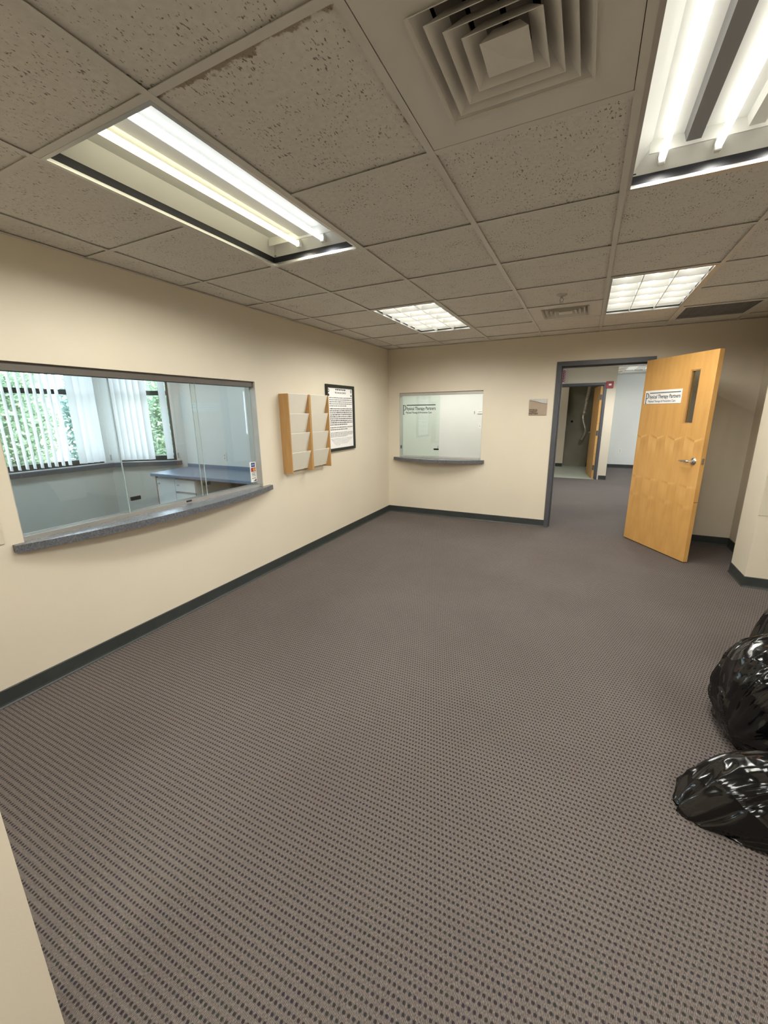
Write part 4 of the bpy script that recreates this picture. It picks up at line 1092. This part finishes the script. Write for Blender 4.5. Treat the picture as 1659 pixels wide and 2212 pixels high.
for z0, z1 in ((0.515, 0.672), (0.310, 0.488), (0.09, 0.283)):
    b = bm_(); box(b, -4.758, cx1-0.003, cy0, cy0+0.018, z0, z1); d_ = obj('drawer_front', b, M['cabinet'], t)
    if z1 > 0.6:
        b = bm_(); lathe(b, [(0.010, 0), (0.010, 0.006), (0.004, 0.008)], (0, -1, 0), (-4.69, cy0, 0.60), 12); box(b, -4.70, -4.67, cy0-0.024, cy0-0.008, 0.597, 0.603); obj('lock_key', b, M['chrome'], d_)
    b = bm_(); box(b, -4.758, cx1-0.003, cy0+0.006, cy0+0.019, z1+0.002, z1+0.022); obj('finger_rail', b, M['greymetal'], t)
b = bm_(); box(b, -4.38, -2.80, 4.06, 4.10, 0.0, 0.70); tag(obj('desk_back_panel', b, M['edgewood']), 'brown modesty panel in the shaded knee space under the desk', 'panel')

# ================================================================== OUTDOORS
b = bm_(); box(b, -30, -6.22, -14, 18, -0.15, -0.05)
struct('floor', b, M['ground'], 'pale pavement outside the office windows', 'pavement')
def shrub(label, c, r, hgt, n, mat, seed):
    rg = random.Random(seed); t = thing('shrub', label, 'shrub', (c[0], c[1], -0.05), 'shrubs outside the office')
    b = bm_()
    for k in range(n):
        # points in an upright ellipsoid shell
        while True:
            p = Vector((rg.uniform(-1, 1), rg.uniform(-1, 1), rg.uniform(-1, 1)))
            if 0.35 < p.length < 1: break
        q = Vector((p.x*r[0], p.y*r[1], (p.z+1)*hgt/2))
        q += noise.noise_vector(q*2.2)*0.18
        s_ = rg.uniform(0.035, 0.075)
        u = Vector((rg.gauss(0, 1), rg.gauss(0, 1), rg.gauss(0, 0.6))).normalized(); v = u.orthogonal().normalized()
        v = (Matrix.Rotation(rg.uniform(0, 6.28), 3, u) @ v)
        a = [q-u*s_, q+v*s_*0.45-u*s_*0.2, q+u*s_, q-v*s_*0.45-u*s_*0.2]
        b.faces.new([b.verts.new((x.x, x.y, max(x.z, 0.02))) for x in a])
    o = obj('foliage', b, mat, t, local=True); o['kind'] = 'stuff'
    b = bm_(); tube(b, [(0, 0, 0), (0.03, 0.02, hgt*0.3), (0, 0, hgt*0.6)], [0.05, 0.04, 0.02], 8); obj('trunk', b, M['bark'], t, local=True)
shrub('pale green shrub at the near end of the hedge', (-8.9, 0.4), (0.60, 0.66), 3.2, 5000, M['leaf'], 6)
shrub('yellow-green leafy shrub behind the left part of the office window', (-8.6, 2.05), (0.62, 0.66), 3.1, 7000, M['leaf2'], 1)
shrub('green leafy shrub behind the middle of the office window', (-9.3, 3.65), (0.62, 0.66), 2.7, 6500, M['leaf'], 2)
shrub('blue-green shrub behind the right part of the wide office window', (-9.4, 5.25), (0.62, 0.66), 2.8, 6500, M['leaf3'], 3)
shrub('green shrub seen through the narrow angled window', (-9.3, 6.85), (0.62, 0.66), 2.6, 6500, M['leaf'], 4)
shrub('dense blue-green shrub at the far end of the hedge', (-9.6, 8.45), (0.62, 0.66), 2.8, 6000, M['leaf3'], 5)
shrub('yellowish shrub in the second row behind the hedge gap at left', (-10.7, 2.7), (0.62, 0.66), 3.0, 5000, M['leaf2'], 7)
shrub('green shrub in the second row behind the middle hedge gap', (-11.0, 4.5), (0.62, 0.66), 2.9, 5000, M['leaf'], 8)
shrub('bluish shrub in the second row behind the right hedge gap', (-11.1, 6.3), (0.62, 0.66), 2.9, 5000, M['leaf3'], 9)
shrub('green shrub in the second row at the far right end', (-11.1, 8.1), (0.62, 0.66), 2.8, 5000, M['leaf'], 10)

# ================================================================== BIN BAGS
def bag(label, c, r, seed, axis, folds=9, amp=0.05, lump=0.10, ear=None, mat=None, sub=6, cat='bin bag', name='bin_bag', power=2.0, wr=0.006):
    """soft bag: superellipsoid with long folds that run towards the neck (axis)"""
    b = bm_(); bmesh.ops.create_icosphere(b, subdivisions=sub, radius=1.0)
    off = Vector((seed*13.7, seed*5.1, seed*2.3)); ax = Vector(axis).normalized()
    u = ax.orthogonal().normalized(); w = ax.cross(u)
    for v in b.verts:
        d = v.co.normalized()
        cth = d.dot(ax); ring = Vector((d.dot(u), d.dot(w), 0)); rl = max(ring.length, 1e-4); ring /= rl
        sn = lambda f, t_: noise.noise(Vector((ring.x*f, ring.y*f, cth*t_)) + off)
        n1 = noise.noise(d*1.1+off)
        f1 = 1-abs(sn(folds*0.22, 0.8))*2.2; f2 = 1-abs(sn(folds*0.55, 1.4))*2.2; f3 = 1-abs(noise.noise(d*4.0+off*2))*2
        k = 1 + lump*n1*1.5 + amp*min(1, rl*1.6)*(f1 + 0.45*f2) + wr*f3
        q = Vector((math.copysign(abs(d.x)**(2/power), d.x), math.copysign(abs(d.y)**(2/power), d.y), math.copysign(abs(d.z)**(2/power), d.z)))
        sag = 1 - 0.22*max(-0.8, q.z)
        p = Vector((q.x*r[0]*sag, q.y*r[1]*sag, q.z*r[2]))*k
        if ear:
            e = Vector(ear[0]).normalized(); g = max(0, d.dot(e)); p += Vector(ear[1])*(g**ear[2])
        p += Vector(c)
        if p.z < 0.004: p.z = 0.004
        v.co = p
    o = obj(name, b, mat or M['bag'], None, True)
    return tag(o, label, cat)
bag('upright shiny black bin bag at the right edge, tallest of the front pair', (1.05, 2.15, 0.24), (0.34, 0.235, 0.295), 5, (0.95, 0.25, 0.55), 13, 0.085, 0.08, power=2.7)
bag('low black bin bag lying in front with a pointed corner', (1.00, 1.685, 0.10), (0.43, 0.155, 0.155), 2, (1, 0.5, 0.9), 11, 0.07, 0.05, ear=((-1, -0.5, -0.45), (-0.10, -0.02, -0.03), 7), power=3.0)
bag('dark bluish black bin bag behind the upright one', (1.36, 2.74, 0.28), (0.34, 0.24, 0.35), 3, (0.6, 0.2, 0.7), 13, 0.08, 0.08, power=2.5)
bag('crumpled clear plastic bag resting on the black bags', (0.95, 1.74, 0.35), (0.12, 0.07, 0.06), 4, (1, 0, 0.2), 14, 0.10, 0.15, mat=M['clearbag'], sub=5, cat='plastic bag', name='plastic_bag', wr=0.08)
